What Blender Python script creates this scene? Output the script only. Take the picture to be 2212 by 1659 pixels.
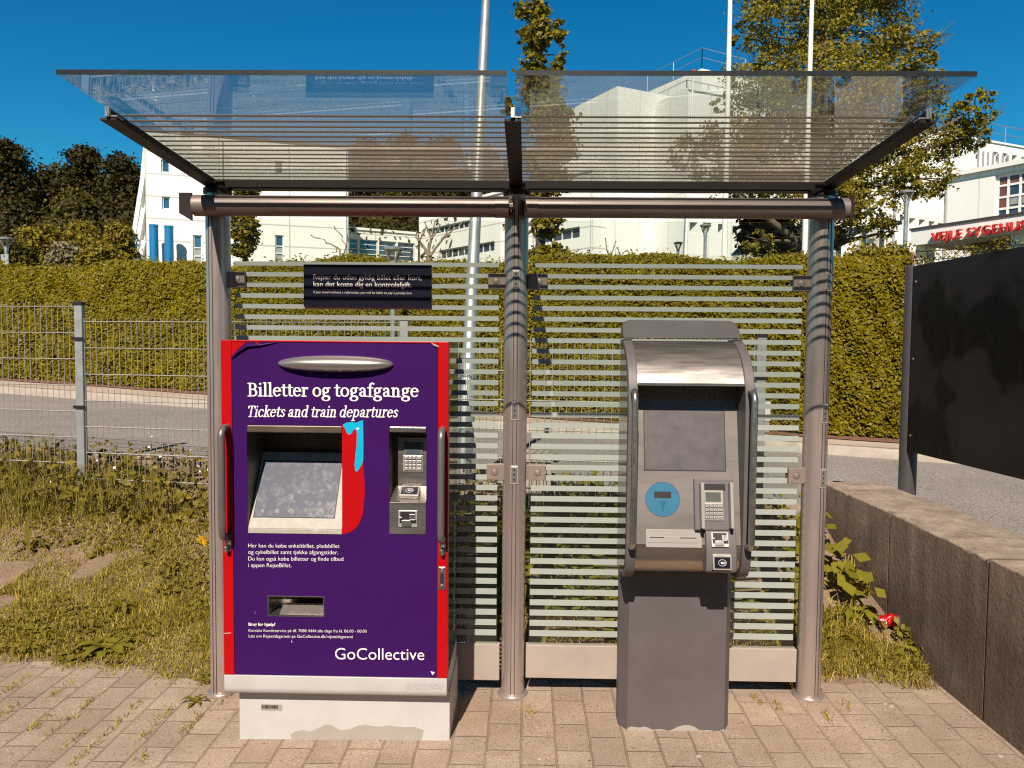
import bpy, math, random, os
import numpy as np
from mathutils import Vector, Matrix
R_ = math.radians
random.seed(7); rng = np.random.default_rng(7)
for o in list(bpy.data.objects): bpy.data.objects.remove(o)
SC = bpy.context.scene
COL = SC.collection

# ------------------------------------------------------------------ camera, sky, sun, exposure
FPX, CX, CY, EYE = 1660.0, 1106.0, 829.5, 1.6          # focal length in the 2212 px wide survey picture
PITCH, ROLL, YAW = R_(2.894), R_(.4995), R_(1.1067)
_f = np.array([-math.sin(YAW)*math.cos(PITCH), math.cos(YAW)*math.cos(PITCH), -math.sin(PITCH)])
_r0 = np.array([math.cos(YAW), math.sin(YAW), 0]); _u0 = np.cross(_r0, _f)
_r = math.cos(ROLL)*_r0 + math.sin(ROLL)*_u0; _u = -math.sin(ROLL)*_r0 + math.cos(ROLL)*_u0
cam = bpy.data.cameras.new('camera'); co = bpy.data.objects.new('camera', cam); COL.objects.link(co)
m = Matrix(((_r[0], _u[0], -_f[0], 0), (_r[1], _u[1], -_f[1], 0), (_r[2], _u[2], -_f[2], EYE), (0, 0, 0, 1)))
co.matrix_world = m
cam.sensor_width = 36; cam.lens = 36*FPX/2212; cam.clip_start = .05; cam.clip_end = 5000
SC.camera = co
SUN_EL, SUN_AZ = 43.5, 9.0                              # degrees; azimuth: sun stands behind the camera, to its left
W = bpy.data.worlds.new('World'); SC.world = W; W.use_nodes = True
nt = W.node_tree; nt.nodes.clear()
wo = nt.nodes.new('ShaderNodeOutputWorld'); bg = nt.nodes.new('ShaderNodeBackground'); sk = nt.nodes.new('ShaderNodeTexSky')
hs = nt.nodes.new('ShaderNodeHueSaturation'); mx = nt.nodes.new('ShaderNodeMix'); mx.data_type = 'RGBA'; mx.blend_type = 'MULTIPLY'
sk.sky_type = 'NISHITA'; sk.sun_disc = False; sk.sun_elevation = R_(SUN_EL); sk.sun_rotation = R_(180+SUN_AZ)
sk.altitude = 600; sk.air_density = 1.0; sk.dust_density = .2; sk.ozone_density = 2.0
hs.inputs['Saturation'].default_value = 1.45
mx.inputs['Factor'].default_value = 1; mx.inputs[7].default_value = (.42, 1.3, 1.22, 1)
nt.links.new(sk.outputs[0], hs.inputs['Color']); nt.links.new(hs.outputs[0], mx.inputs[6]); 
tc = nt.nodes.new('ShaderNodeTexCoord'); sx = nt.nodes.new('ShaderNodeSeparateXYZ'); nt.links.new(tc.outputs['Generated'], sx.inputs[0])   # deeper blue towards the zenith
rp = nt.nodes.new('ShaderNodeValToRGB'); e = rp.color_ramp.elements; e[0].position = .42; e[0].color = (1, 1, 1, 1); e[1].position = .78; e[1].color = (.16, .16, .18, 1); nt.links.new(sx.outputs['Z'], rp.inputs[0])
m2 = nt.nodes.new('ShaderNodeMix'); m2.data_type = 'RGBA'; m2.blend_type = 'MULTIPLY'; m2.inputs['Factor'].default_value = 1
nt.links.new(mx.outputs[2], m2.inputs[6]); nt.links.new(rp.outputs[0], m2.inputs[7]); nt.links.new(m2.outputs[2], bg.inputs['Color'])
bg.inputs['Strength'].default_value = .054
nt.links.new(bg.outputs[0], wo.inputs['Surface'])
sl = bpy.data.lights.new('sun', 'SUN'); so = bpy.data.objects.new('sun', sl); COL.objects.link(so)
sl.energy = 5.0; sl.angle = R_(.5); sl.color = (1, .88, .76)
sd = Vector((math.sin(R_(SUN_AZ))*math.cos(R_(SUN_EL)), math.cos(R_(SUN_AZ))*math.cos(R_(SUN_EL)), -math.sin(R_(SUN_EL))))
so.rotation_euler = sd.to_track_quat('-Z', 'Y').to_euler()
VS = SC.view_settings; VS.view_transform = 'Standard'; VS.look = 'None'; VS.gamma = 1; VS.exposure = .6
SC.cycles.use_denoising = False; SC.cycles.filter_width = 1.2; SC.cycles.sample_clamp_indirect = 4
SC.cycles.transparent_max_bounces = 16; SC.cycles.max_bounces = 8

# ------------------------------------------------------------------ survey: a direction in the picture plus a real distance gives a place
def ray(x, y): return _f + _r*(x-CX)/FPX - _u*(y-CY)/FPX
def at(x, y, Y):
    d = ray(x, y); return np.array([0, 0, EYE]) + d*(Y/d[1])
def atz(x, y, Z):
    d = ray(x, y); return np.array([0, 0, EYE]) + d*((Z-EYE)/d[2])
def atx(x, y, X):
    d = ray(x, y); return np.array([0, 0, EYE]) + d*(X/d[0])
def atpl(x, y, P, n):
    d = ray(x, y); o = np.array([0, 0, EYE]); return o + d*(np.dot(P-o, n)/np.dot(d, n))
V3 = lambda *a: np.array(a, float)

# ------------------------------------------------------------------ mesh helpers
class MB:
    def __init__(s): s.v = []; s.f = []
    def add(s, vs, fs):
        k = len(s.v); s.v += [tuple(map(float, p)) for p in vs]; s.f += [tuple(i+k for i in f) for f in fs]; return s
    def box(s, x0, x1, y0, y1, z0, z1):
        return s.add([(x0,y0,z0),(x1,y0,z0),(x1,y1,z0),(x0,y1,z0),(x0,y0,z1),(x1,y0,z1),(x1,y1,z1),(x0,y1,z1)],
                     [(3,2,1,0),(4,5,6,7),(0,1,5,4),(1,2,6,5),(2,3,7,6),(3,0,4,7)])
    def obox(s, c, ex, ev, en, hx, hv, hn):
        c, ex, ev, en = [np.asarray(q, float) for q in (c, ex, ev, en)]
        vs = [c+ex*hx*a+en*hn*b+ev*hv*d for d in (-1,1) for a, b in ((-1,1),(1,1),(1,-1),(-1,-1))]
        return s.add(vs, [(3,2,1,0),(4,5,6,7),(0,1,5,4),(1,2,6,5),(2,3,7,6),(3,0,4,7)])
    def bar(s, a, b, w, h=None):
        a, b = np.asarray(a, float), np.asarray(b, float); h = h or w
        d = b-a; L = np.linalg.norm(d); d /= L
        up = V3(0,0,1) if abs(d[2]) < .9 else V3(0,1,0)
        x = np.cross(d, up); x /= np.linalg.norm(x); z = np.cross(x, d)
        return s.obox((a+b)/2, x, d, z, w/2, L/2, h/2)
    def tube(s, pts, r, n=12, caps=True):
        pts = [np.asarray(p, float) for p in pts]; rs = r if hasattr(r, '__len__') else [r]*len(pts)
        k = len(pts); T = []
        for i in range(k):
            d = pts[min(i+1, k-1)]-pts[max(i-1, 0)]; T.append(d/np.linalg.norm(d))
        ref = V3(0,0,1) if abs(T[0][2]) < .9 else V3(1,0,0)
        x = np.cross(T[0], ref); x /= np.linalg.norm(x); vs = []; fs = []
        for i in range(k):
            x = x - T[i]*np.dot(x, T[i]); x /= np.linalg.norm(x); y = np.cross(T[i], x)
            for j in range(n):
                a = 2*math.pi*j/n; vs.append(pts[i]+(x*math.cos(a)+y*math.sin(a))*rs[i])
        for i in range(k-1):
            for j in range(n):
                fs.append((i*n+j, i*n+(j+1)%n, (i+1)*n+(j+1)%n, (i+1)*n+j))
        if caps: fs += [tuple(range(n-1, -1, -1)), tuple(range((k-1)*n, k*n))]
        return s.add(vs, fs)
    def lathe(s, c, prof, n=20, axis=(0,0,1)):
        ax = np.asarray(axis, float); ref = V3(0,0,1) if abs(ax[2]) < .9 else V3(1,0,0)
        x = np.cross(ref, ax) if abs(ax[2]) < .9 else V3(1,0,0); x /= np.linalg.norm(x); y = np.cross(ax, x); c = np.asarray(c, float)
        vs = [c+ax*h+(x*math.cos(2*math.pi*j/n)+y*math.sin(2*math.pi*j/n))*r for r, h in prof for j in range(n)]
        fs = [(i*n+j, i*n+(j+1)%n, (i+1)*n+(j+1)%n, (i+1)*n+j) for i in range(len(prof)-1) for j in range(n)]
        fs += [tuple(range(n-1, -1, -1)), tuple(range((len(prof)-1)*n, len(prof)*n))]
        return s.add(vs, fs)
    def prism(s, poly, ext):                             # poly: 3D ring, ext: vector
        n = len(poly); e = np.asarray(ext, float); p = [np.asarray(q, float) for q in poly]
        return s.add(p+[q+e for q in p], [tuple(range(n-1, -1, -1)), tuple(range(n, 2*n))]+[(i, (i+1)%n, n+(i+1)%n, n+i) for i in range(n)])
    def build(s, name, mat, parent=None, smooth=None, bevel=0, seg=2):
        me = bpy.data.meshes.new(name); off = ORG(parent)
        me.from_pydata([(a-off[0], b-off[1], c-off[2]) for a, b, c in s.v], [], s.f)
        me.update(); me.materials.append(mat)
        bmrec(me)
        if smooth is not None:
            me.polygons.foreach_set('use_smooth', [True]*len(me.polygons)); me.set_sharp_from_angle(angle=R_(smooth))
        o = link(name, me, parent)
        if bevel:
            b = o.modifiers.new('bevel', 'BEVEL'); b.width = bevel; b.segments = seg; b.limit_method = 'ANGLE'; b.angle_limit = R_(40)
        return o
import bmesh
def bmrec(me):
    b = bmesh.new(); b.from_mesh(me); bmesh.ops.recalc_face_normals(b, faces=b.faces); b.to_mesh(me); b.free()
def ORG(p):
    while p is not None and p.parent is not None: p = p.parent
    return tuple(p.location) if p is not None else (0, 0, 0)
def link(name, me, parent=None):
    o = bpy.data.objects.new(name, me); COL.objects.link(o)
    if parent is not None: o.parent = parent
    return o
def npmesh(name, v, loops, totals, mat, parent=None):
    me = bpy.data.meshes.new(name); v = np.asarray(v, np.float32)-np.array(ORG(parent), np.float32)
    me.vertices.add(len(v)); me.vertices.foreach_set('co', v.ravel())
    me.loops.add(len(loops)); me.loops.foreach_set('vertex_index', np.asarray(loops, np.int32))
    st = np.concatenate([[0], np.cumsum(totals)[:-1]]).astype(np.int32)
    me.polygons.add(len(totals)); me.polygons.foreach_set('loop_start', st)
    me.update(calc_edges=True); me.materials.append(mat)
    return link(name, me, parent)
def tag(o, label=None, cat=None, group=None, kind=None):
    for k, v in (('label', label), ('category', cat), ('group', group), ('kind', kind)):
        if v: o[k] = v
    return o
def thing(name, loc, label, cat, group=None):
    o = bpy.data.objects.new(name, None); COL.objects.link(o); o.location = tuple(map(float, loc)); o.empty_display_size = .1
    return tag(o, label, cat, group)
def copy_tree(o, loc, label):
    r = o.copy(); COL.objects.link(r); r.location = tuple(map(float, loc)); r['label'] = label
    for c in o.children:
        d = c.copy(); COL.objects.link(d); d.parent = r
        for g in c.children:
            e = g.copy(); COL.objects.link(e); e.parent = d
    return r

# ------------------------------------------------------------------ materials
def lin(c): return tuple((x/12.92 if x <= .04045 else ((x+.055)/1.055)**2.4) for x in c)
def nodes(name):
    m = bpy.data.materials.new(name); m.use_nodes = True; t = m.node_tree
    return m, t, t.nodes['Principled BSDF'], t.nodes['Material Output']
def N(t, kind, **kw):
    n = t.nodes.new('ShaderNode'+kind)
    for k, v in kw.items():
        if hasattr(n, k): setattr(n, k, v)
        else: n.inputs[k].default_value = v
    return n
def coords(t): return N(t, 'TexCoord').outputs['Object']
def ramp(t, fac, stops):
    r = N(t, 'ValToRGB'); e = r.color_ramp.elements
    while len(e) > 1: e.remove(e[-1])
    e[0].position, e[0].color = stops[0][0], (*stops[0][1], 1)
    for p, c in stops[1:]:
        k = e.new(p); k.color = (*c, 1)
    t.links.new(fac, r.inputs[0]); return r.outputs[0]
def noise(t, vec, scale, detail=4, rough=.6):
    n = N(t, 'TexNoise'); n.inputs['Scale'].default_value = scale; n.inputs['Detail'].default_value = detail; n.inputs['Roughness'].default_value = rough
    t.links.new(vec, n.inputs['Vector']); return n.outputs[0]
def mixc(t, fac, a, b, mode='MIX'):
    n = N(t, 'Mix'); n.data_type = 'RGBA'; n.blend_type = mode
    for s, i in ((fac, 0), (a, 6), (b, 7)):
        if hasattr(s, 'is_linked'): t.links.new(s, n.inputs[i])
        elif i == 0: n.inputs[0].default_value = s
        else: n.inputs[i].default_value = (*s, 1)
    return n.outputs[2]
def bump(t, p, h, strength, dist=.01):
    b = N(t, 'Bump'); b.inputs['Strength'].default_value = strength; b.inputs['Distance'].default_value = dist
    t.links.new(h, b.inputs['Height']); t.links.new(b.outputs[0], p.inputs['Normal'])
def mat(name, col, rough=.5, metal=0, var=.12, scale=6, bmp=0, spec=.5, stretch=None, rvar=0):
    """painted or metal surface with soft wear: colour varies by var over noise of the given scale"""
    m, t, p, o = nodes(name); c = coords(t)
    if stretch:
        mp = N(t, 'Mapping'); mp.inputs['Scale'].default_value = stretch; t.links.new(c, mp.inputs[0]); c = mp.outputs[0]
    n = noise(t, c, scale)
    t.links.new(ramp(t, n, [(.3, tuple(x*(1-var) for x in col)), (.7, tuple(min(1, x*(1+var)) for x in col))]), p.inputs['Base Color'])
    p.inputs['Roughness'].default_value = rough; p.inputs['Metallic'].default_value = metal; p.inputs['Specular IOR Level'].default_value = spec
    if rvar:
        n2 = noise(t, c, scale*2.3)
        t.links.new(ramp(t, n2, [(.3, (rough-rvar,)*3), (.7, (rough+rvar,)*3)]), p.inputs['Roughness'])
    if bmp: bump(t, p, noise(t, c, scale*8), bmp, .002)
    return m
def leafmat(name, cols, trans=.3, rough=.5, patch=None):
    m, t, p, o = nodes(name); g = N(t, 'NewGeometry')
    k = len(cols); c = ramp(t, g.outputs['Random Per Island'], [(i/max(1, k-1), q) for i, q in enumerate(cols)])
    if patch:
        c = mixc(t, ramp(t, noise(t, coords(t), patch[0], 3), [(.42, (0,0,0)), (.62, (1,1,1))]), c, patch[1])
    t.links.new(c, p.inputs['Base Color']); p.inputs['Roughness'].default_value = rough; p.inputs['Specular IOR Level'].default_value = .15
    tr = N(t, 'BsdfTranslucent'); t.links.new(c, tr.inputs[0]); ms = N(t, 'MixShader'); ms.inputs[0].default_value = trans
    t.links.new(p.outputs[0], ms.inputs[1]); t.links.new(tr.outputs[0], ms.inputs[2]); t.links.new(ms.outputs[0], o.inputs[0])
    return m
def glassmat(name, tint, f0=.04, dirt=0, gain=1.0, settle=None):
    m, t, p, o = nodes(name); t.nodes.remove(p)
    g = N(t, 'NewGeometry'); d = N(t, 'VectorMath', operation='DOT_PRODUCT'); t.links.new(g.outputs['Normal'], d.inputs[0]); t.links.new(g.outputs['Incoming'], d.inputs[1])
    a = N(t, 'Math', operation='ABSOLUTE'); t.links.new(d.outputs['Value'], a.inputs[0])
    s = N(t, 'Math', operation='SUBTRACT'); s.inputs[0].default_value = 1; t.links.new(a.outputs[0], s.inputs[1])
    w = N(t, 'Math', operation='POWER'); t.links.new(s.outputs[0], w.inputs[0]); w.inputs[1].default_value = 5
    ma = N(t, 'Math', operation='MULTIPLY_ADD'); t.links.new(w.outputs[0], ma.inputs[0]); ma.inputs[1].default_value = (1-f0)*gain; ma.inputs[2].default_value = f0; ma.use_clamp = True
    tr = N(t, 'BsdfTransparent'); tr.inputs[0].default_value = (*tint, 1); gl = N(t, 'BsdfGlossy'); gl.inputs['Roughness'].default_value = .0; gl.inputs[0].default_value = (1,1,1,1)
    ms = N(t, 'MixShader'); t.links.new(ma.outputs[0], ms.inputs[0]); t.links.new(tr.outputs[0], ms.inputs[1]); t.links.new(gl.outputs[0], ms.inputs[2])
    out = ms.outputs[0]
    if dirt:
        df = N(t, 'BsdfDiffuse'); df.inputs[0].default_value = (.55,.52,.45,1); m2 = N(t, 'MixShader')
        n = ramp(t, noise(t, coords(t), 5, 6, .7), [(.35, (dirt*.4,)*3), (.75, (dirt*1.6,)*3)])
        if settle:                                        # dust gathers towards the low rear edge of the roof
            df = N(t, 'BsdfTranslucent'); df.inputs[0].default_value = (.42,.37,.30,1)
            sy = N(t, 'SeparateXYZ'); t.links.new(coords(t), sy.inputs[0]); mr = N(t, 'MapRange'); t.links.new(sy.outputs['Y'], mr.inputs[0]); mr.interpolation_type = 'SMOOTHSTEP'
            for i, q in enumerate(settle): mr.inputs[i+1].default_value = q
            ad = N(t, 'Math', operation='ADD'); t.links.new(n, ad.inputs[0]); t.links.new(mr.outputs[0], ad.inputs[1]); n = ad.outputs[0]
        t.links.new(n, m2.inputs[0]); t.links.new(out, m2.inputs[1]); t.links.new(df.outputs[0], m2.inputs[2]); out = m2.outputs[0]
    t.links.new(out, o.inputs[0]); return m

M = {}
M['alu'] = mat('weathered anodised aluminium', (.45, .372, .343), .34, .65, .1, 5, .05, stretch=(1,1,.25), rvar=.08)
M['alu_dark'] = mat('dark bronze profile', (.012,.007,.006), .55, .0, .2, 8, spec=.3)
M['edge'] = mat('dark glass edge', (.018,.020,.018), .3, 0, .3, 30)
M['clamp'] = mat('dull brown clamp metal', (0.2376, 0.1908, 0.162), .5, .3, .1, 12)
M['panelsteel'] = mat('worn steel front', (0.1784, 0.161, 0.1486), .46, .4, .16, 4, .03, stretch=(.5,3,2), rvar=.08)
M['galv'] = mat('galvanised steel', (0.345, 0.36, 0.36), .5, .6, .18, 14, .05)
M['wire'] = mat('galvanised wire', (0.375, 0.36, 0.3375), .5, .4, .1, 20)
M['black'] = mat('black plastic', (.012,.011,.012), .45, 0, .2, 20)
M['steel'] = mat('brushed stainless steel', (0.448, 0.416, 0.384), .33, .95, .1, 5, .03, stretch=(.4,3,3), rvar=.07)
M['rollsteel'] = mat('polished lower steel', (.40,.33,.27), .24, .9, .15, 5, .02, stretch=(.5,3,3), rvar=.06)
M['tube'] = mat('dull bronze tube', (.21,.165,.152), .42, .45, .12, 6, .05, stretch=(.3,1,1), rvar=.08)
M['handle'] = mat('satin grey handle', (.20,.175,.16), .38, .6, .06, 10)
M['satin'] = mat('satin silver paint', (0.465, 0.435, 0.405), .3, .8, .05, 10)
M['red'] = mat('red enamel', (0.3666, 0.00312, 0.00468), .35, 0, .06, 4, spec=.2)
M['cyan'] = mat('cyan film', (0, 0.345, 0.54), .4, 0, .04, 9)
M['white_print'] = mat('white print', (.82,.80,.74), .5, 0, .02, 9)
M['grey_print'] = mat('greyed print', (.42,.38,.36), .5, 0, .05, 30)
M['offwhite'] = mat('white painted steel', (0.4408, 0.4294, 0.418), .4, 0, .05, 7, .02)
M['greypaint'] = mat('grey powder coat', (0.1027, 0.08942, 0.08942), .5, .1, .1, 5, .04)
M['greyplastic'] = mat('grey moulded plastic', (0.1224, 0.108, 0.1116), .45, 0, .07, 12)
M['keypad'] = mat('pale metal keypad', (0.45, 0.4275, 0.39), .4, .5, .05, 20)
M['key'] = mat('pale key', (0.495, 0.4725, 0.435), .35, .4, .05, 20)
M['slot'] = mat('dark opening', (.012,.009,.008), .6, 0, .1, 9)
M['bluepl'] = mat('blue plastic', (0.0324, 0.144, 0.2376), .35, 0, .08, 12)
M['lightpl'] = mat('pale grey plastic', (0.285, 0.2625, 0.24), .45, 0, .05, 12)
M['sticker'] = mat('paper sticker', (0.315, 0.285, 0.2475), .6, 0, .05, 20)
M['frit'] = mat('white enamel stripe', (0.3086, 0.3354, 0.3086), .5, 0, .05, 3)
M['frit_roof'] = None
M['navy'] = mat('navy vinyl sign', (.008,.008,.02), .3, 0, .3, 6)
M['whitewall_pole'] = mat('white lacquered pole', (.8,.78,.72), .4, 0, .04, 4)
M['bark'] = mat('bark', (.10,.075,.05), .9, 0, .4, 9, .6)
M['bark_pale'] = mat('pale bark', (.22,.165,.12), .9, 0, .3, 12, .5)
M['glass'] = glassmat('clear toughened glass', (.93,.96,.93), .035, .005)
M['roofglass'] = glassmat('dusty roof glass', (.90,.93,.91), .05, .02, 1.6, (-.80, -.42, 0, .12))
M['thin'] = glassmat('lamp glass', (.85,.85,.8), .06, .06)
M['pane'] = mat('window glass', (.035,.05,.075), .06, 0, .5, .35, spec=1.0)
M['pane_blue'] = mat('blue window glass', (.03,.09,.16), .05, 0, .6, .25, spec=1.0)
M['pane_brown'] = mat('brown blind behind glass', (.17,.055,.03), .12, 0, .25, .6, spec=.8)
M['blind'] = mat('grey blind behind glass', (.30,.30,.29), .2, 0, .1, 1, spec=.7)
M['frame'] = mat('white window frame', (.75,.74,.70), .5, 0, .03, 3)
M['redsign'] = mat('red sign letters', (0.465, 0.0225, 0.015), .4, 0, .05, 3)
M['bluepipe'] = mat('blue pipe paint', (0.0072, 0.1584, 0.36), .4, 0, .06, 1)
M['brownwall'] = mat('shade brown wall', (0.225, 0.15, 0.0975), .8, 0, .1, 1)
M['board'] = mat('dull black coated board', (0.012, 0.0102, 0.0102), .38, 0, .6, 2.2, spec=.35, rvar=.1)
M['boardpost'] = mat('dark grey steel post', (0.06375, 0.05625, 0.06), .45, .2, .1, 6)
M['can'] = mat('red can paint', (0.432, 0.0072, 0.0108), .3, .3, .05, 20)
M['tin'] = mat('bare tin', (.7,.68,.64), .3, .9, .05, 20)
M['yellow'] = mat('yellow petals', (.75,.47,.0), .7, 0, .1, 60)
M['skin'] = mat('skin', (.55,.30,.22), .6, 0, .05, 20)
M['hair'] = mat('reddish hair', (.35,.10,.06), .7, 0, .2, 60)
M['coral'] = mat('coral pink cloth', (.70,.28,.20), .8, 0, .06, 30)
M['darkcloth'] = mat('dark cloth', (.04,.04,.05), .8, 0, .1, 30)
M['kerb'] = mat('pale kerb stone', (0.3192, 0.2736, 0.2204), .85, 0, .15, 8, .3)
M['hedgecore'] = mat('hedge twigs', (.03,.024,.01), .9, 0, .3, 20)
M['mulch'] = mat('dry leaf mulch', (.16,.075,.04), .95, 0, .5, 30, .8)
M['roofdark'] = mat('dark roof edge', (.05,.045,.045), .7, 0, .1, 1)
M['hoodglass'] = mat('matt touch screen', (0.09248, 0.08432, 0.08432), .4, 0, .12, 9, spec=.5, rvar=.1)
M['lcd'] = mat('small grey display', (.09,.10,.085), .25, 0, .1, 20)
M['lcdblue'] = mat('small blue grey display', (.06,.085,.105), .25, 0, .1, 20)

def m_purple():
    m, t, p, o = nodes('purple vinyl wrap'); c = coords(t)
    base = ramp(t, noise(t, c, 3, 3), [(.3, (.030,.0045,.072)), (.7, (.037,.0055,.084))])
    mp = N(t, 'Mapping'); mp.inputs['Scale'].default_value = (6, 1, 55); mp.inputs['Rotation'].default_value = (0, .5, 0); t.links.new(c, mp.inputs[0])
    s = ramp(t, noise(t, mp.outputs[0], 1.4, 6, .7), [(.70, (0,0,0)), (.80, (.5,.5,.5))])
    mask = ramp(t, noise(t, c, 4, 2), [(.52, (0,0,0)), (.68, (1,1,1))])
    k = mixc(t, 1, s, mask, 'MULTIPLY')
    dots = ramp(t, noise(t, c, 95, 2), [(.80, (0,0,0)), (.84, (.6,.6,.6))])
    col = mixc(t, k, base, (.13,.08,.17)); col = mixc(t, dots, col, (.28,.23,.3))
    t.links.new(col, p.inputs['Base Color']); p.inputs['Roughness'].default_value = .34; p.inputs['Specular IOR Level'].default_value = .25
    bump(t, p, noise(t, c, 7, 2), .06, .01); return m
M['purple'] = m_purple()
M['sidegloss'] = mat('dark glossy cabinet side', (.02,.016,.014), .06, .0, .3, 4, spec=1.0)
M['sidegloss2'] = mat('glossy grey cabinet side', (.025,.02,.02), .08, 0, .2, 4, spec=.9)
def m_worn(name, col, wear, amount, scale, rough, metal, spec=.5):
    m, t, p, o = nodes(name); c = coords(t)
    mp = N(t, 'Mapping'); mp.inputs['Rotation'].default_value = (0, .7, 0); mp.inputs['Scale'].default_value = (1, 1, 14); t.links.new(c, mp.inputs[0])
    a = ramp(t, noise(t, c, scale, 6, .75), [(.48, (0,0,0)), (.75, (amount,)*3)])
    b = ramp(t, noise(t, mp.outputs[0], scale*2, 5, .7), [(.64, (0,0,0)), (.72, (amount*.9,)*3)])
    k = mixc(t, 1, a, b, 'LIGHTEN')
    t.links.new(mixc(t, k, col, wear), p.inputs['Base Color']); p.inputs['Metallic'].default_value = metal
    t.links.new(mixc(t, k, (rough,)*3, (.55,)*3), p.inputs['Roughness']); p.inputs['Specular IOR Level'].default_value = spec; return m
def m_board():
    m, t, p, o = nodes('dull black coated board'); c = coords(t)
    a = ramp(t, noise(t, c, 2.0, 3, .45), [(.45, (.004,.003,.003)), (.50, (.020,.0165,.017)), (.75, (.027,.0225,.0235))])  # stains and dark reflected silhouettes, both painted into the colour
    mp = N(t, 'Mapping'); mp.inputs['Scale'].default_value = (1, 7, 1.2); t.links.new(c, mp.inputs[0])
    k = ramp(t, noise(t, mp.outputs[0], 2.2, 5, .7), [(.55, (0,0,0)), (.75, (.5,.5,.5))]); t.links.new(mixc(t, k, a, (.028,.024,.024)), p.inputs['Base Color'])
    t.links.new(ramp(t, noise(t, c, 3, 4), [(.35, (.3,)*3), (.65, (.5,)*3)]), p.inputs['Roughness']); p.inputs['Specular IOR Level'].default_value = .12; return m
M['board'] = m_board()
M['oldscreen'] = m_worn('scratched hazy screen', (.11,.114,.138), (.21,.21,.215), .4, 30, .14, 0, .35)
M['bezel'] = m_worn('scuffed steel bezel', (.34,.318,.275), (.48,.46,.41), .8, 26, .55, 0, .25)
M['recess'] = mat('dull steel recess', (0.154, 0.119, 0.091), .45, .7, .2, 10)

def m_paving():
    m, t, p, o = nodes('concrete pavers'); c = coords(t)
    wob = noise(t, c, 9, 3); s1 = N(t, 'SeparateXYZ'); t.links.new(c, s1.inputs[0])
    ma = N(t, 'Math', operation='MULTIPLY_ADD'); t.links.new(wob, ma.inputs[0]); ma.inputs[1].default_value = .02; t.links.new(s1.outputs['Y'], ma.inputs[2])
    mb = N(t, 'Math', operation='MULTIPLY_ADD'); t.links.new(noise(t, c, 7, 3), mb.inputs[0]); mb.inputs[1].default_value = .016; t.links.new(s1.outputs['X'], mb.inputs[2])
    cb = N(t, 'CombineXYZ'); t.links.new(ma.outputs[0], cb.inputs[0]); t.links.new(mb.outputs[0], cb.inputs[1])
    br = N(t, 'TexBrick'); t.links.new(cb.outputs[0], br.inputs['Vector']); br.offset = .5
    br.inputs['Scale'].default_value = 1; br.inputs['Brick Width'].default_value = .212; br.inputs['Row Height'].default_value = .138
    br.inputs['Mortar Size'].default_value = .0055; br.inputs['Mortar Smooth'].default_value = .5; br.inputs['Bias'].default_value = 0
    br.inputs['Color1'].default_value = (.305,.235,.185,1); br.inputs['Color2'].default_value = (.395,.318,.252,1); br.inputs['Mortar'].default_value = (.235,.17,.125,1)
    fade = ramp(t, noise(t, c, 3.2, 5, .7), [(.36, (0,0,0)), (.60, (1,1,1))]); flat = ramp(t, noise(t, c, 11, 4, .7), [(.3, (.30,.23,.18)), (.7, (.385,.305,.24))])
    big = ramp(t, noise(t, c, 1.3, 5, .65), [(.35, (.74,.70,.66)), (.65, (1.06,1.04,1.0))])
    sxx = N(t, 'SeparateXYZ'); t.links.new(c, sxx.inputs[0]); wr = N(t, 'MapRange'); t.links.new(sxx.outputs['X'], wr.inputs[0]); wr.inputs[1].default_value = .7; wr.inputs[2].default_value = 1.5; wr.inputs[3].default_value = .45; wr.inputs[4].default_value = .95
    fk = N(t, 'Math', operation='MULTIPLY'); t.links.new(fade, fk.inputs[0]); t.links.new(wr.outputs[0], fk.inputs[1])
    col = mixc(t, fk.outputs[0], br.outputs['Color'], flat); col = mixc(t, 1, col, big, 'MULTIPLY')
    sp = ramp(t, noise(t, c, 130, 3, .7), [(.30, (.40,.35,.31)), (.44, (1,1,1)), (.56, (1,1,1)), (.68, (1.5,1.48,1.42))])
    col = mixc(t, 1, col, sp, 'MULTIPLY')
    pits = ramp(t, noise(t, c, 75, 2, .5), [(.27, (.25,.18,.15)), (.31, (1,1,1))]); col = mixc(t, 1, col, pits, 'MULTIPLY')
    dirt = ramp(t, noise(t, c, 2.1, 6, .7), [(.50, (0,0,0)), (.68, (.55,.55,.55))]); col = mixc(t, dirt, col, (.24,.17,.115))
    t.links.new(col, p.inputs['Base Color']); p.inputs['Roughness'].default_value = .92; p.inputs['Specular IOR Level'].default_value = .2
    inv = N(t, 'Math', operation='SUBTRACT'); inv.inputs[0].default_value = 1; t.links.new(br.outputs['Fac'], inv.inputs[1])
    h = N(t, 'Math', operation='MULTIPLY_ADD'); t.links.new(noise(t, c, 90, 4), h.inputs[0]); h.inputs[1].default_value = .35; t.links.new(inv.outputs[0], h.inputs[2])
    bump(t, p, h.outputs[0], .7, .007); return m
def m_ground(name, a, b, scale, sp=160, bmp=.6, grain=.5):
    m, t, p, o = nodes(name); c = coords(t)
    col = ramp(t, noise(t, c, scale, 5, .65), [(.35, a), (.65, b)])
    g = ramp(t, noise(t, c, sp, 3, .8), [(.3, (1-grain,)*3), (.5, (1,1,1)), (.72, (1+grain,)*3)])
    t.links.new(mixc(t, 1, col, g, 'MULTIPLY'), p.inputs['Base Color']); p.inputs['Roughness'].default_value = .95; p.inputs['Specular IOR Level'].default_value = .2
    bump(t, p, noise(t, c, sp*.6, 4), bmp, .006); return m
M['paving'] = m_paving()
M['asphalt'] = m_ground('worn asphalt', (.20,.18,.163), (.255,.228,.205), .8, 60, .7, .75)
M['lowbounce'] = m_ground('unseen low bounce ground', (.035,.033,.031), (.055,.051,.048), .8, 70, .6, .4)
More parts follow.
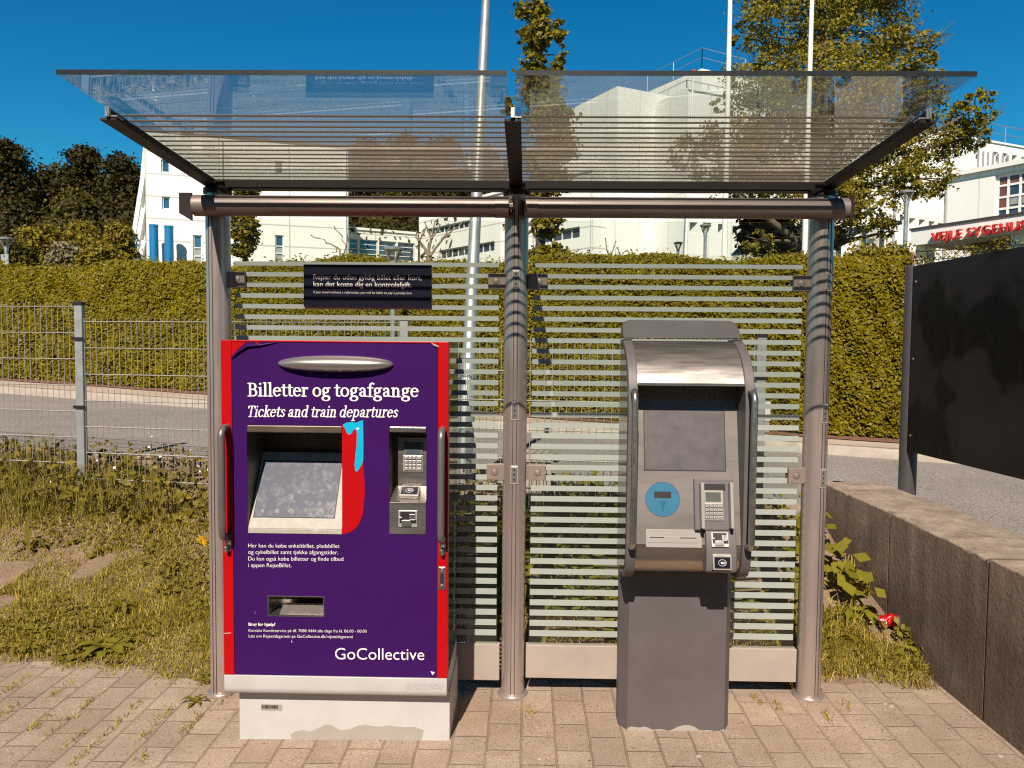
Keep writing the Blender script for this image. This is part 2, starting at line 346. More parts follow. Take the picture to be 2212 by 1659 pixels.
M['soil'] = m_ground('dry soil', (.20,.135,.085), (.30,.205,.135), 3, 60, .8, .4)
M['sidewalk'] = m_ground('pale concrete walk', (.38,.30,.225), (.44,.355,.275), 1.5, 60, .3, .15)
def m_conc():
    m, t, p, o = nodes('weathered concrete'); c = coords(t)
    col = ramp(t, noise(t, c, 3.5, 6, .7), [(.3, (.095,.065,.045)), (.55, (.16,.115,.082)), (.75, (.25,.185,.138))])
    mp = N(t, 'Mapping'); mp.inputs['Scale'].default_value = (9, 9, .8); t.links.new(c, mp.inputs[0])
    st = ramp(t, noise(t, mp.outputs[0], 1.4, 5, .7), [(.38, (.6,.57,.55)), (.60, (1,1,1))])
    col = mixc(t, .45, col, st, 'MULTIPLY')
    pit = ramp(t, noise(t, c, 55, 3, .6), [(.30, (.3,.27,.25)), (.38, (1,1,1)), (.68, (1,1,1)), (.76, (1.6,1.5,1.4))]); col = mixc(t, .8, col, pit, 'MULTIPLY')
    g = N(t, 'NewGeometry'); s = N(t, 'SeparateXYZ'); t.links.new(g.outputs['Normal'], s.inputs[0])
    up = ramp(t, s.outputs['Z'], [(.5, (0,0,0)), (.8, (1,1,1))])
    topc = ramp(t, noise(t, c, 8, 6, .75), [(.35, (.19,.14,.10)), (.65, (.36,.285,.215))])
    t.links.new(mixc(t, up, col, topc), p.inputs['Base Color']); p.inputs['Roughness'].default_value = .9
    bump(t, p, noise(t, c, 40, 6, .7), .8, .012); return m
M['concrete'] = m_conc()
M['panelconc'] = mat('pale fibre cement plinth', (0.3192, 0.266, 0.228), .75, 0, .1, 4, .2)
def m_wall(name, col, bw, bh, joint=.9):
    m, t, p, o = nodes(name); c = N(t, 'UVMap').outputs[0]
    br = N(t, 'TexBrick'); t.links.new(c, br.inputs['Vector']); br.offset = 0
    br.inputs['Scale'].default_value = 1; br.inputs['Brick Width'].default_value = bw; br.inputs['Row Height'].default_value = bh
    br.inputs['Mortar Size'].default_value = .045; br.inputs['Mortar Smooth'].default_value = .3
    br.inputs['Color1'].default_value = (*col, 1); br.inputs['Color2'].default_value = (*[x*.97 for x in col], 1); br.inputs['Mortar'].default_value = (*[x*joint for x in col], 1)
    n = ramp(t, noise(t, coords(t), .5, 5, .6), [(.3, (.92,.91,.89)), (.7, (1,1,1))])
    t.links.new(mixc(t, 1, br.outputs[0], n, 'MULTIPLY'), p.inputs['Base Color']); p.inputs['Roughness'].default_value = .8; return m
M['wall_a'] = m_wall('white facade slabs', (.80,.79,.74), 3.6, 1.15, .6)
M['wall_b'] = m_wall('white facade panels', (.80,.79,.75), 1.5, 3.2, .80)
M['wall_plain'] = mat('white render', (.80,.79,.74), .8, 0, .03, .4)

LEAF_HEDGE = leafmat('hedge leaf', [(.065,.055,.002), (.155,.126,.004), (.265,.208,.007), (.115,.095,.003)], .25, .45, (1.1, (.16,.126,.004)))
M['frit_roof'] = leafmat('translucent enamel stripe', [(.40,.345,.285), (.42,.365,.30)], .55, .6)
LEAF_TREE = leafmat('tree leaf', [(.12,.10,.009), (.21,.175,.016), (.31,.25,.028), (.165,.145,.013)], .35, .5)
LEAF_COL = leafmat('oak leaf', [(.12,.10,.008), (.19,.155,.012), (.27,.21,.018), (.15,.125,.01)], .35, .45)
LEAF_FOREST = leafmat('forest leaf', [(.020,.015,.003), (.036,.027,.004), (.062,.046,.006)], .12, .6)
LEAF_FOREST2 = leafmat('lighter forest leaf', [(.055,.047,.007), (.085,.072,.010), (.11,.088,.014)], .15, .6)
LEAF_BUSH = leafmat('bush leaf', [(.15,.115,.012), (.24,.18,.018), (.19,.15,.016)], .25, .6)
LEAF_PALE = leafmat('blossoming bush leaf', [(.14,.12,.05), (.24,.21,.13), (.12,.10,.025)], .2, .6)
LEAF_DARK = leafmat('dark evergreen leaf', [(.018,.016,.004), (.03,.025,.006), (.045,.036,.008)], .1, .5)
GRASS = leafmat('grass blade', [(.18,.155,.015), (.34,.27,.03), (.55,.42,.13), (.25,.21,.02), (.46,.35,.065)], .35, .6)
GRASS_T = leafmat('tall grass blade', [(.12,.11,.014), (.21,.175,.025), (.36,.28,.08), (.15,.14,.018)], .35, .6)
WEED = leafmat('weed leaf', [(.10,.088,.010), (.19,.155,.018), (.14,.118,.013), (.25,.19,.035)], .3, .5)
WEED2 = leafmat('broad weed leaf', [(.14,.135,.014), (.24,.21,.022), (.18,.165,.018)], .35, .45)

# ------------------------------------------------------------------ leaves, blades, trees
def unit(v): return v/np.maximum(np.linalg.norm(v, axis=1, keepdims=True), 1e-9)
def leafquads(C, nrm, size, aspect=.55):
    n = len(C); t = np.cross(nrm, rng.normal(size=(n, 3))); t = unit(t); b = np.cross(nrm, t); s = np.asarray(size).reshape(-1, 1)*np.ones((n, 1))
    v = np.stack([C-t*s, C+b*s*aspect-t*s*.1, C+t*s, C-b*s*aspect-t*s*.1], 1).reshape(-1, 3)
    return v
def leafobj(name, C, nrm, size, mat_, parent=None, aspect=.55):
    v = leafquads(C, nrm, size, aspect); k = len(v)
    return npmesh(name, v, np.arange(k), np.full(k//4, 4), mat_, parent)
def blades(name, P, h, w, lean, mat_, parent=None):
    n = len(P); a = rng.uniform(0, 2*np.pi, n); d = np.stack([np.cos(a), np.sin(a), 0*a], 1); a2 = a+np.pi/2+rng.normal(0, .5, n)
    sd = np.stack([np.cos(a2), np.sin(a2), 0*a], 1); h = h.reshape(-1, 1); w = w.reshape(-1, 1); L = lean.reshape(-1, 1); up = V3(0, 0, 1)
    b0, b1 = P-sd*w, P+sd*w; mid = P+up*h*.6+d*h*L*.35; tip = P+up*h*(1-.35*L)+d*h*L
    v = np.stack([b0, b1, mid+sd*w*.7, mid-sd*w*.7, tip], 1).reshape(-1, 3)
    k = np.arange(n)[:, None]*5; lo = (k+np.array([[0,1,2,3,3,2,4]])).ravel(); tot = np.tile([4, 3], n)
    return npmesh(name, v, lo, tot, mat_, parent)
def crown_leaves(ells, n, size, spread=.22, clump=26):
    """leaf centres in clumps spread through a set of ellipsoids (centre, radii); more towards the shell"""
    vol = np.array([np.prod(e[1])**.67 for e in ells]); k = max(8, n//clump); pick = rng.choice(len(ells), k, p=vol/vol.sum())
    c = np.array([ells[i][0] for i in pick]); r = np.array([ells[i][1] for i in pick])
    d = unit(rng.normal(size=(k, 3))); rad = rng.uniform(.35, 1.0, (k, 1))**.5
    cc = c+d*r*rad; out = np.repeat(d, clump, 0)
    sc = np.repeat(r.mean(1), clump)[:, None]*spread*np.repeat(rng.uniform(.5, 1.3, (k, 1)), clump, 0)
    P = np.repeat(cc, clump, 0)+rng.normal(size=(k*clump, 3))*sc*np.array([1, 1, .6])
    nr = unit(out*.6+rng.normal(size=P.shape)*.7+V3(0, -.15, .45))
    return P, nr, size*rng.uniform(.6, 1.3, len(P))
def ell(x, y, Y, rx, ry, dy=0):                          # ellipsoid seen at x,y with pixel radii, at distance Y
    k = Y/FPX; return (at(x, y, Y+dy), V3(rx*k, (rx+ry)*.5*k, ry*k))
def tree(name, label, cat, ells, trunk, n, size, leaf, bark, group=None, spread=.22, clump=26, limbs=True):
    base = trunk[0][0]; o = thing(name, base, label, cat, group)
    mb = MB(); mb.tube([p for p, r in trunk], [r for p, r in trunk], 10)
    if limbs:
        tp = np.array([p for p, r in trunk])
        for c, r in ells:
            i = int(np.argmin(np.abs(tp[:, 2]-(c[2]-.35*abs(np.linalg.norm(c[:2]-tp[-1, :2])))))); a = tp[i]; rr = trunk[i][1]*.45
            m_ = (a+c)/2+rng.normal(size=3)*.06*np.linalg.norm(c-a); mb.tube([a, m_, c], [rr, rr*.6, rr*.2], 6)
            for _ in range(4):
                e = c+unit(rng.normal(size=(1, 3)))[0]*r*.85; mb.tube([c, (c+e)/2+rng.normal(size=3)*.05*r, e], [rr*.25, rr*.16, rr*.06], 4, False)
    mb.build('trunk', bark, o, 60)
    P, nr, s = crown_leaves(ells, n, size, spread, clump); leafobj('crown', P, nr, s, leaf, o, .7)
    return o

# ------------------------------------------------------------------ lie of the land
SL = .011
yn = lambda x: 5.70-.167*x                               # near edge of the road
yfar = lambda x: 9.26-.27*x                              # far kerb
yh = lambda x: 10.30-.29*x                               # foot of the hedge
zroad = lambda x: .55-.033*np.clip(x, -40, 16)
def sstep(a, b, t): t = np.clip((t-a)/(b-a), 0, 1); return t*t*(3-2*t)
def H(x, y):
    x = np.asarray(x, float); y = np.asarray(y, float)
    front = SL*np.clip(x, -6, 3)
    t = np.clip((y-3.55)/np.maximum(yn(x)-.25-3.55, .5), 0, 1)
    z = front+(zroad(x)-.03-front)*t**2.1
    z = z+.10*np.exp(-((x-1.9)/.45)**2)*sstep(3.5, 4.3, y)*(1-sstep(4.8, 5.4, y))
    z = z+.015*np.sin(x*5.1+1)*np.sin(y*4.3)*sstep(3.7, 4.1, y)
    rz = zroad(x)-.06
    z = np.where(y > yn(x)-.2, rz, z)
    z = np.where(x > 2.05, rz, z)
    back = zroad(x)+.04
    z = np.where(y > yfar(x)+.5, back, z)
    d = y-yh(x)
    z = z+np.where(d > .5, 4.2*sstep(.8, 26, d)+.03*np.clip(d-22, 0, 60)*sstep(22, 40, d), 0)
    z = z+9*sstep(45, 150, y)*np.where(y > 45, 1, 0)*(1-.75*sstep(0, 60, x))
    return z
xs = np.unique(np.concatenate([np.linspace(-400, -30, 12), np.linspace(-30, -6, 25), np.linspace(-6, 2.0, 81), np.linspace(2.06, 10, 30), np.linspace(10, 60, 20), np.linspace(60, 400, 10)]))
ys = np.unique(np.concatenate([np.linspace(-60, 0, 10), np.linspace(0, 3.4, 8), np.linspace(3.4, 7, 61), np.linspace(7, 30, 60), np.linspace(30, 170, 40), np.linspace(170, 900, 12)]))
X, Y = np.meshgrid(xs, ys); Z = H(X, Y); nx_, ny_ = len(xs), len(ys)
idx = np.arange(nx_*ny_).reshape(ny_, nx_); q = np.stack([idx[:-1, :-1], idx[:-1, 1:], idx[1:, 1:], idx[1:, :-1]], -1).reshape(-1, 4)

def m_terrain():
    m, t, p, o = nodes('soil and rough meadow'); c = coords(t)
    a = ramp(t, noise(t, c, 3, 5, .65), [(.35, (.15,.10,.062)), (.65, (.225,.155,.10))]); gr = ramp(t, noise(t, c, 60, 3, .8), [(.3, (.6,.6,.6)), (.5, (1,1,1)), (.72, (1.4,1.4,1.4))]); a = mixc(t, 1, a, gr, 'MULTIPLY')
    b = ramp(t, noise(t, c, .4, 5, .65), [(.35, (.02,.017,.005)), (.65, (.05,.042,.01))])
    sx = N(t, 'SeparateXYZ'); t.links.new(c, sx.inputs[0]); k = N(t, 'MapRange'); t.links.new(sx.outputs['Y'], k.inputs[0]); k.inputs[1].default_value = 9; k.inputs[2].default_value = 14
    t.links.new(mixc(t, k.outputs[0], a, b), p.inputs['Base Color']); p.inputs['Roughness'].default_value = .95; bump(t, p, noise(t, c, 36, 4), .8, .006); return m
g = npmesh('ground', np.stack([X, Y, Z], -1).reshape(-1, 3), q.ravel(), np.full(len(q), 4), m_terrain()); tag(g, kind='structure')
def sheet(name, pts_fn, xs, ts, mat_, kind='structure'):
    """strip along x: pts_fn(x, t) gives a point"""
    v = np.array([pts_fn(x, t) for x in xs for t in ts]); a = len(ts); idx = np.arange(len(v)).reshape(len(xs), a)
    q = np.stack([idx[:-1, :-1], idx[1:, :-1], idx[1:, 1:], idx[:-1, 1:]], -1).reshape(-1, 4)
    o = npmesh(name, v, q.ravel(), np.full(len(q), 4), mat_); tag(o, kind=kind); return o
def pave_edge(x):
    x = float(x); e = 3.56+.03*math.sin(x*9)+.025*math.sin(x*23+1)
    if x < -1.5: e += min(.24, (-1.5-x)*.27)
    return e
sheet('pavement', lambda x, t: (x, 2.3+(pave_edge(x)-2.3)*t, SL*np.clip(x, -6, 3)+.004), np.linspace(-6, 1.96, 130), np.linspace(0, 1, 14), M['paving'])
sheet('low_bounce_ground', lambda x, t: (x, -10.7+13.0*t, SL*np.clip(x, -6, 3)+.004), np.linspace(-30, 1.96, 40), np.linspace(0, 1, 8), M['lowbounce'])  # unseen dark ground added to weaken light bouncing onto the shelter
XR = np.concatenate([np.linspace(-40, 2.36, 60)])
sheet('road', lambda x, t: (x, yn(x)+(yfar(x)-yn(x))*t, zroad(x)+.0), XR, np.linspace(0, 1, 6), M['asphalt'])
sheet('side_road', lambda x, t: (x, -8+(yfar(x)+8)*t, zroad(x)+.0), np.linspace(2.36, 16, 14), np.linspace(0, 1, 12), M['asphalt'])
XK = np.linspace(-40, 16, 80)
sheet('far_sidewalk', lambda x, t: (x, yfar(x)+.13+(yh(x)+.3-yfar(x)-.13)*t, zroad(x)+.102), XK, [0, .5, 1], M['sidewalk'])
kb = [(0, -.1), (0, .085), (.02, .105), (.13, .105), (.13, -.1)]
sheet('far_kerb', lambda x, t: (x, yfar(x)+kb[t][0], zroad(x)+kb[t][1]), XK, range(5), M['kerb'])
kn = [(-.17, -.12), (-.17, .03), (-.02, .03), (0, .02), (0, -.1)]
sheet('near_kerb', lambda x, t: (x, yn(x)+kn[t][0], zroad(x)+kn[t][1]), np.linspace(-40, 2.3, 60), range(5), M['concrete'])
sheet('leaf_mulch', lambda x, t: (x, yh(x)-.22+.6*t+.05*math.sin(x*11)*(1-t), zroad(x)+.112+.03*t), XK, [0, .5, 1], M['mulch'])

# ------------------------------------------------------------------ buildings of the hospital
class Facade:
    """upright wall plane from plan point A to plan point B (seen from the camera side A is left)"""
    def __init__(s, A, B):
        s.A = V3(A[0], A[1], 0); s.B = V3(B[0], B[1], 0); d = s.B-s.A; s.L = np.linalg.norm(d); s.ex = d/s.L
        s.n = V3(s.ex[1], -s.ex[0], 0)
    def uz(s, x, y): P = atpl(x, y, s.A, s.n); return np.dot(P-s.A, s.ex), P[2]
    def P(s, u, z, out=0): return s.A+s.ex*u+s.n*out+V3(0, 0, z)
    def rect(s, x0, y0, x1, y1):
        a, b = s.uz(x0, (y0+y1)/2), s.uz(x1, (y0+y1)/2); xm = (x0+x1)/2; c, d = s.uz(xm, y0), s.uz(xm, y1)
        return (a[0], b[0], d[1], c[1])
def wallmesh(name, parent, F, z0, z1, mat_, holes=(), reveal=.3, depth=8, splay=0):
    v = []; f = []; uv = []
    def quad(pts, uvs):
        k = len(v); v.extend(pts); f.append((k, k+1, k+2, k+3)); uv.extend(uvs)
    ub = sorted({0, F.L} | {q for h in holes for q in h[:2]}); zb = sorted({z0, z1} | {q for h in holes for q in h[2:4]})
    for i in range(len(ub)-1):
        for j in range(len(zb)-1):
            a, b, c, d = ub[i], ub[i+1], zb[j], zb[j+1]; mu, mz = (a+b)/2, (c+d)/2
            if any(h[0] < mu < h[1] and h[2] < mz < h[3] for h in holes): continue
            quad([F.P(a, c), F.P(b, c), F.P(b, d), F.P(a, d)], [(a, c), (b, c), (b, d), (a, d)])
    for h in holes:
        a, b, c, d = h[:4]; r = -reveal; b2 = b-splay
        for p, q in (((a, c), (a, d)), ((a, d), (b, d)), ((b, d), (b, c)), ((b, c), (a, c))):
            i = lambda w: (b2 if w[0] == b else w[0], w[1])
            quad([F.P(*p), F.P(*q), F.P(*i(q), r), F.P(*i(p), r)], [(0, 0)]*4)
    def side(p, q, L):
        quad([(*p[:2], z0), (*q[:2], z0), (*q[:2], z1), (*p[:2], z1)], [(0, z0), (L, z0), (L, z1), (0, z1)])
    a, b = F.P(0, 0), F.P(F.L, 0); a2, b2 = F.P(0, 0, -depth), F.P(F.L, 0, -depth)
    side(a2, a, depth); side(b, b2, depth); side(b2, a2, F.L)
    quad([(*a[:2], z1), (*b[:2], z1), (*b2[:2], z1), (*a2[:2], z1)], [(0, 0)]*4)
    me = bpy.data.meshes.new(name); o_ = V3(*ORG(parent)); me.from_pydata([tuple(np.asarray(p, float)-o_) for p in v], [], f)
    l = me.uv_layers.new(name='UVMap'); l.data.foreach_set('uv', np.array(uv, np.float32).ravel()); me.materials.append(mat_); me.update()
    return link(name, me, parent)
def window(parent, F, h, pane='pane', reveal=.3, bars=(), rows=(), fw=.07, splay=0, fmat='frame', blind=None):
    a, b, c, d = h[:4]; b = b-splay; mb = MB(); o = -reveal
    def fr(u0, u1, za, zb, out=.03): mb.obox(F.P((u0+u1)/2, (za+zb)/2, o+.02), F.ex, V3(0,0,1), F.n, (u1-u0)/2, (zb-za)/2, out)
    fr(a, a+fw, c, d); fr(b-fw, b, c, d); fr(a+fw, b-fw, c, c+fw); fr(a+fw, b-fw, d-fw, d)
    for t in bars: u = a+(b-a)*t; fr(u-fw*.4, u+fw*.4, c+fw, d-fw, .028)
    for t in rows: z = c+(d-c)*t; fr(a+fw, b-fw, z-fw*.4, z+fw*.4, .026)
    w = mb.build('window', M[fmat], parent)
    z0 = c if blind is None else c+(d-c)*blind
    p = MB(); p.obox(F.P((a+b)/2, (z0+d)/2, o-.03), F.ex, V3(0,0,1), F.n, (b-a)/2, (d-z0)/2, .02); p.build('pane', M[pane], w)
    if blind is not None:
        p = MB(); p.obox(F.P((a+b)/2, (c+z0)/2, o-.03), F.ex, V3(0,0,1), F.n, (b-a)/2, (z0-c)/2, .02); p.build('lower_pane', M['blind'], w)
    return w
def railing(name, parent, pts, h=1.0, step=2.0, mat_='galv', r=.025):
    mb = MB(); mb.tube([p+V3(0,0,h) for p in pts], r, 5); mb.tube([p+V3(0,0,h*.5) for p in pts], r*.8, 5)
    for a, b in zip(pts, pts[1:]):
        n = max(1, int(np.linalg.norm(b-a)/step))
        for i in range(n+1): q = a+(b-a)*i/n; mb.bar(q, q+V3(0,0,h), r*2)
    return mb.build(name, M[mat_], parent)

# left wing with the blue pipes
A = at(312, 283, 40); B = atz(752, 321, A[2]); F = Facade(A, B); z1 = A[2]; zg = 3.6
bw = thing('hospital_wing', (*F.P(0, 0)[:2], zg), 'tall white windowless-looking hospital wing with two blue pipes at its foot', 'building')
hs_ = [F.rect(348, 345, 367, 373), F.rect(350, 425, 368, 452), F.rect(417, 508, 437, 575), F.rect(594, 508, 613, 566), F.rect(594, 348, 612, 376)]
wallmesh('wall', bw, F, zg, z1, M['wall_a'], hs_, .12, 14)
for i, h in enumerate(hs_): window(bw, F, h, 'pane_blue' if i != 4 else 'pane', .12, rows=(.33, .6) if i in (2, 3) else (), fw=.065, blind=.6 if i in (2, 3) else None)
mb = MB(); mb.obox(F.P(F.L/2, z1+.06, -7), F.ex, V3(0,0,1), F.n, F.L/2+.05, .06, 7.05); mb.build('roof', M['roofdark'], bw)
for u in (F.L*.36, F.L*.985):
    mb = MB(); mb.tube([F.P(u, zg, .08), F.P(u, z1-.1, .08)], .06, 8); mb.build('downpipe', M['frame'], bw, 60)
# raked stair block on its left flank
mb = MB(); Pk = [(311.5, 296), (304, 372), (301, 424), (296, 426), (291, 470), (286.5, 505), (286, 580), (313, 580)]
ring = [at(x, y, A[1]+.25) for x, y in Pk]; mb.prism(ring, V3(-.3, 3, 0)); mb.build('stair_block', M['wall_plain'], bw)
mb = MB()
for (x0, y0), (x1, y1) in (((311, 380), (289, 520)), ((312, 450), (290, 572)), ((313, 520), (300, 575))):
    mb.bar(at(x0, y0, A[1]+.12), at(x1, y1, A[1]+.12), .22, .25)
mb.build('diagonal_strut', M['frame'], bw)
for x0, x1, y in ((327, 347, 491), (359, 379, 493.5)):
    u, z = F.uz((x0+x1)/2, y); r = (F.uz(x1, y)[0]-F.uz(x0, y)[0])/2*.97; c = F.P(u, 0, .95)
    mb = MB(); mb.lathe((c[0], c[1], 0), [(r, zg), (r, z-.12), (r*1.06, z-.12), (r*1.06, z), (r*.86, z), (r*.86, z-.3)], 24); p = mb.build('blue_pipe', M['bluepipe'], bw, 40)

# added house behind the camera, out of view: darkens sky fill and reflections
F = Facade((15, -11), (-15, -11)); sb = thing('added_unseen_house', (0, -11, -.1), 'added brown house behind the camera, unseen, dimming sky fill and reflections', 'building')
hs_ = [(u, u+1.3, 1.0, 2.7) for u in np.arange(2, 28, 3.2)]+[(u, u+1.3, 4.2, 5.7) for u in np.arange(2, 28, 3.2)]
wallmesh('wall', sb, F, -.2, 7.2, M['brownwall'], hs_, .15, 8)
for h in hs_: window(sb, F, h, 'pane', .15, bars=(.5,), fw=.06)
mb = MB(); mb.box(-15.3, 15.3, -19.3, -10.7, 7.2, 7.45); mb.build('roof', M['roofdark'], sb)

# low glazed link
A = at(700, 490.5, 52); B = atz(903, 507, A[2]); F = Facade(A, B)
lk = thing('glazed_link', (*F.P(0, 0)[:2], 4.2), 'low white link building with a long band of blue glazing', 'building')
hs_ = [F.rect(755, 516.5, 773, 558), F.rect(776, 518, 816, 559), F.rect(819, 521, 856, 560), F.rect(859, 524, 896, 562)]
hs_ = [(a, b, hs_[1][2], hs_[1][3]) for a, b, c, d in hs_]
wallmesh('wall', lk, F, 4.2, A[2], M['wall_a'], hs_, .15, 10)
for h in hs_: window(lk, F, h, 'pane_blue', .15, rows=(.25, .5, .75), fw=.05)
mb = MB(); mb.obox(F.P(F.L/2, A[2]+.08, -5), F.ex, V3(0,0,1), F.n, F.L/2, .08, 5.1); mb.build('roof', M['frame'], lk)

# office wing with strip windows behind the middle post
A = at(905, 462, 56); B = atz(1092, 415, A[2]); d = (B-A)*1.75; B = A+d; F = Facade(A, B)
of = thing('office_wing', (*F.P(0, 0)[:2], 4.5), 'white hospital wing with dark strip windows running behind the middle post', 'building')
def strip(x0, y0, y1, x1): a = F.uz(x0, y0); b = F.uz(x0, y1); c = F.uz(x1, y0); return (a[0], c[0], b[1], a[1])
s1 = strip(926, 494, 508, 1020); s2 = strip(948, 541, 560, 1068); s3 = strip(1150, 500, 530, 1250)
s3 = (F.uz(1150, 512)[0], F.uz(1252, 512)[0], s2[2], s2[3])
wallmesh('wall', of, F, 4.5, A[2], M['wall_a'], [s1, s2, s3], .2, 12)
for s, n in ((s1, 9), (s2, 9), (s3, 5)): window(of, F, s, 'pane', .2, bars=[i/n for i in range(1, n)], fw=.045)
mb = MB(); mb.obox(F.P(F.L/2, A[2]+.08, -6), F.ex, V3(0,0,1), F.n, F.L/2, .08, 6.1); mb.build('roof', M['frame'], of)

# corner tower (nearest) and the taller tower behind it
def tower(name, label, Ck, Yc, Lk, Rk, zg, holesL=(), holesR=(), depthz=14, extra=0):
    C = at(*Ck, Yc); L = atz(*Lk, C[2]); R2 = atz(*Rk, C[2])
    if extra: R2 = C+(R2-C)*extra
    o = thing(name, (C[0], C[1], zg), label, 'building')
    FL, FR = Facade(L, C), Facade(C, R2)
    hl = [FL.rect(*h) for h in holesL]; hr = [FR.rect(*h) for h in holesR]
    wallmesh('wall', o, FL, zg, C[2], M['wall_b'], hl, .25, 7); wallmesh('wall', o, FR, zg, C[2]-.001, M['wall_b'], hr, .25, 7)
    for F, hh in ((FL, hl), (FR, hr)):
        for h in hh: window(o, F, h, 'pane', .25, bars=(.5,), fw=.07)
    return o, FL, FR, C, L, R2
t1, FL, FR, C, L, R2 = tower('stair_tower', 'plain white corner tower left of the bigger flagpole, lower of the two towers', (1334, 186), 42, (1257, 226), (1403, 200), 4.5)
t2, FL2, FR2, C2, L2, R22 = tower('ward_tower', 'taller white tower with a railing on its roof, behind the plain corner tower', (1516, 148), 56, (1398, 203), (1548, 156), 4.5,
    holesL=[(1412, 214, 1421, 246), (1424, 210, 1433, 240)], holesR=[(1529, 181, 1547, 205)], extra=3)
railing('roof_railing', t2, [L2+V3(0,0,.1), C2+V3(0,0,.1), R22+V3(0,0,.1)], 1.35, 2.2)
# lower block in front of them, with a roof terrace
C3 = at(1483, 219, 43); L3 = atz(1338, 284, C3[2]); R3 = atz(1568, 236, C3[2]); R3 = C3+(R3-C3)*1.1
tb = thing('terrace_block', (C3[0], C3[1], 4.4), 'white block with a railed roof terrace below the taller tower', 'building')
FL3, FR3 = Facade(L3, C3), Facade(C3, R3)
h3 = [FL3.rect(1352, 505, 1376, 580), FL3.rect(1352, 385, 1376, 440)]
wallmesh('wall', tb, FL3, 4.4, C3[2], M['wall_b'], h3, .5, 8, splay=0); wallmesh('wall', tb, FR3, 4.4, C3[2]-.001, M['wall_b'], (), .3, 8)
for h in h3: window(tb, FL3, h, 'blind', .5, bars=(.72,), rows=(.4,), fw=.10)
railing('terrace_railing', tb, [L3+V3(0,0,0), C3, R3], 1.15, 1.5)

# long ward wing running off to the right
A = at(1484, 300, 40.5); Bq = at(2215, 300, 52); F = Facade(A, Bq)
Bq = F.P(F.L*1.12, 0); F = Facade(A, Bq); zt = F.uz(2135, 307)[1]
ww = thing('ward_wing', (*F.P(0, 0)[:2], 4.3), 'long white ward wing with rows of small deep-set windows behind the large tree', 'building')
wins = [(1987, 412, 2001, 433), (2008, 416, 2022, 436), (2028, 420, 2042, 440), (1944, 467, 1958, 489), (1964, 471, 1978, 491), (1985, 474, 1999, 495), (2006, 478, 2020, 498), (2026, 482, 2040, 502),
        (1873, 515, 1892, 540), (1921, 526, 1935, 545), (1942, 529, 1957, 548), (1489.5, 480, 1507, 505), (1519, 481, 1537, 508), (1551, 484, 1568, 511), (1582, 488, 1600, 513), (1875, 452, 1889, 475), (1900, 458, 1914, 480),
        (2104, 322, 2116, 344), (2144, 328, 2156, 348), (2165, 331, 2177, 352), (2186, 335, 2198, 356), (2206, 339, 2218, 360), (1645, 492, 1663, 518), (1720, 500, 1738, 524), (1620, 300, 1640, 330), (1690, 312, 1708, 340)]
hw = [F.rect(*w) for w in wins]
wallmesh('wall', ww, F, 4.3, zt, M['wall_b'], hw, .45, 12, splay=.28)
for i, h in enumerate(hw): window(ww, F, h, 'pane', .45, rows=(.72,), fw=.045, splay=.28, blind=None if i % 3 == 0 else .62)
mb = MB(); mb.obox(F.P(F.L/2, zt+.06, -6), F.ex, V3(0,0,1), F.n, F.L/2, .06, 6.08); mb.build('roof', M['frame'], ww)
for x in (1612, 1858, 1930, 2040):
    u = F.uz(x, 450)[0]; mb = MB(); mb.tube([F.P(u, 4.3, .08), F.P(u, zt-.1, .08)], .06, 8); mb.build('downpipe', M['blind'], ww, 60)
railing('roof_railing', ww, [F.P(F.uz(1930, 300)[0], zt+.12, -.1), F.P(F.L, zt+.12, -.1)], 1.1, 2.2)
mb = MB()
for i in range(7):
    u, z = F.uz(2112+i*10.5, 318+i*2.6); mb.obox(F.P(u, F.uz(2108, 332)[1]-.35, .06), F.ex, V3(0,0,1), F.n, .04, .55, .05)
mb.build('wall_rib', M['blind'], ww)

# projecting entrance block with the curtain wall
A = at(2048, 385, 38); B = atz(2144, 367, A[2]); B = A+(B-A)*2.1; F = Facade(A, B)
eb = thing('entrance_block', (*F.P(0, 0)[:2], 4.2), 'white projecting entrance block with a gridded glass wall and brown blinds', 'building')
ua, zb = F.uz(2146, 471); ub, _ = F.uz(2224, 455); zt2 = F.uz(2146, 379)[1]; hh = (ua, min(ub, F.L-.3), zb, zt2)
wallmesh('wall', eb, F, 4.2, A[2], M['wall_b'], [hh], .2, 9)
fw_ = window(eb, F, hh, 'pane', .2, bars=(1/3, 2/3), rows=(.2, .47, .74), fw=.12)
du = (hh[1]-hh[0])/3; dz = hh[3]-hh[2]
for (i, a, b) in ((0, .22, .46), (0, .48, .73), (0, .75, .97), (1, .75, .97), (2, .75, .97)):
    p = MB(); p.obox(F.P(hh[0]+du*(i+.5), hh[2]+dz*(a+b)/2, -.2), F.ex, V3(0,0,1), F.n, du/2-.1, dz*(b-a)/2, .012); p.build('brown_blind', M['pane_brown'], fw_)
for i in (1, 2):
    p = MB(); p.obox(F.P(hh[0]+du*(i+.5), hh[2]+dz*.355, -.2), F.ex, V3(0,0,1), F.n, du/2-.1, dz*.08, .012); p.build('blind', M['blind'], fw_)
mb = MB(); mb.obox(F.P(F.L/2, A[2]+.1, -4.4), F.ex, V3(0,0,1), F.n, F.L/2+.1, .1, 4.6); mb.build('roof', M['frame'], eb)
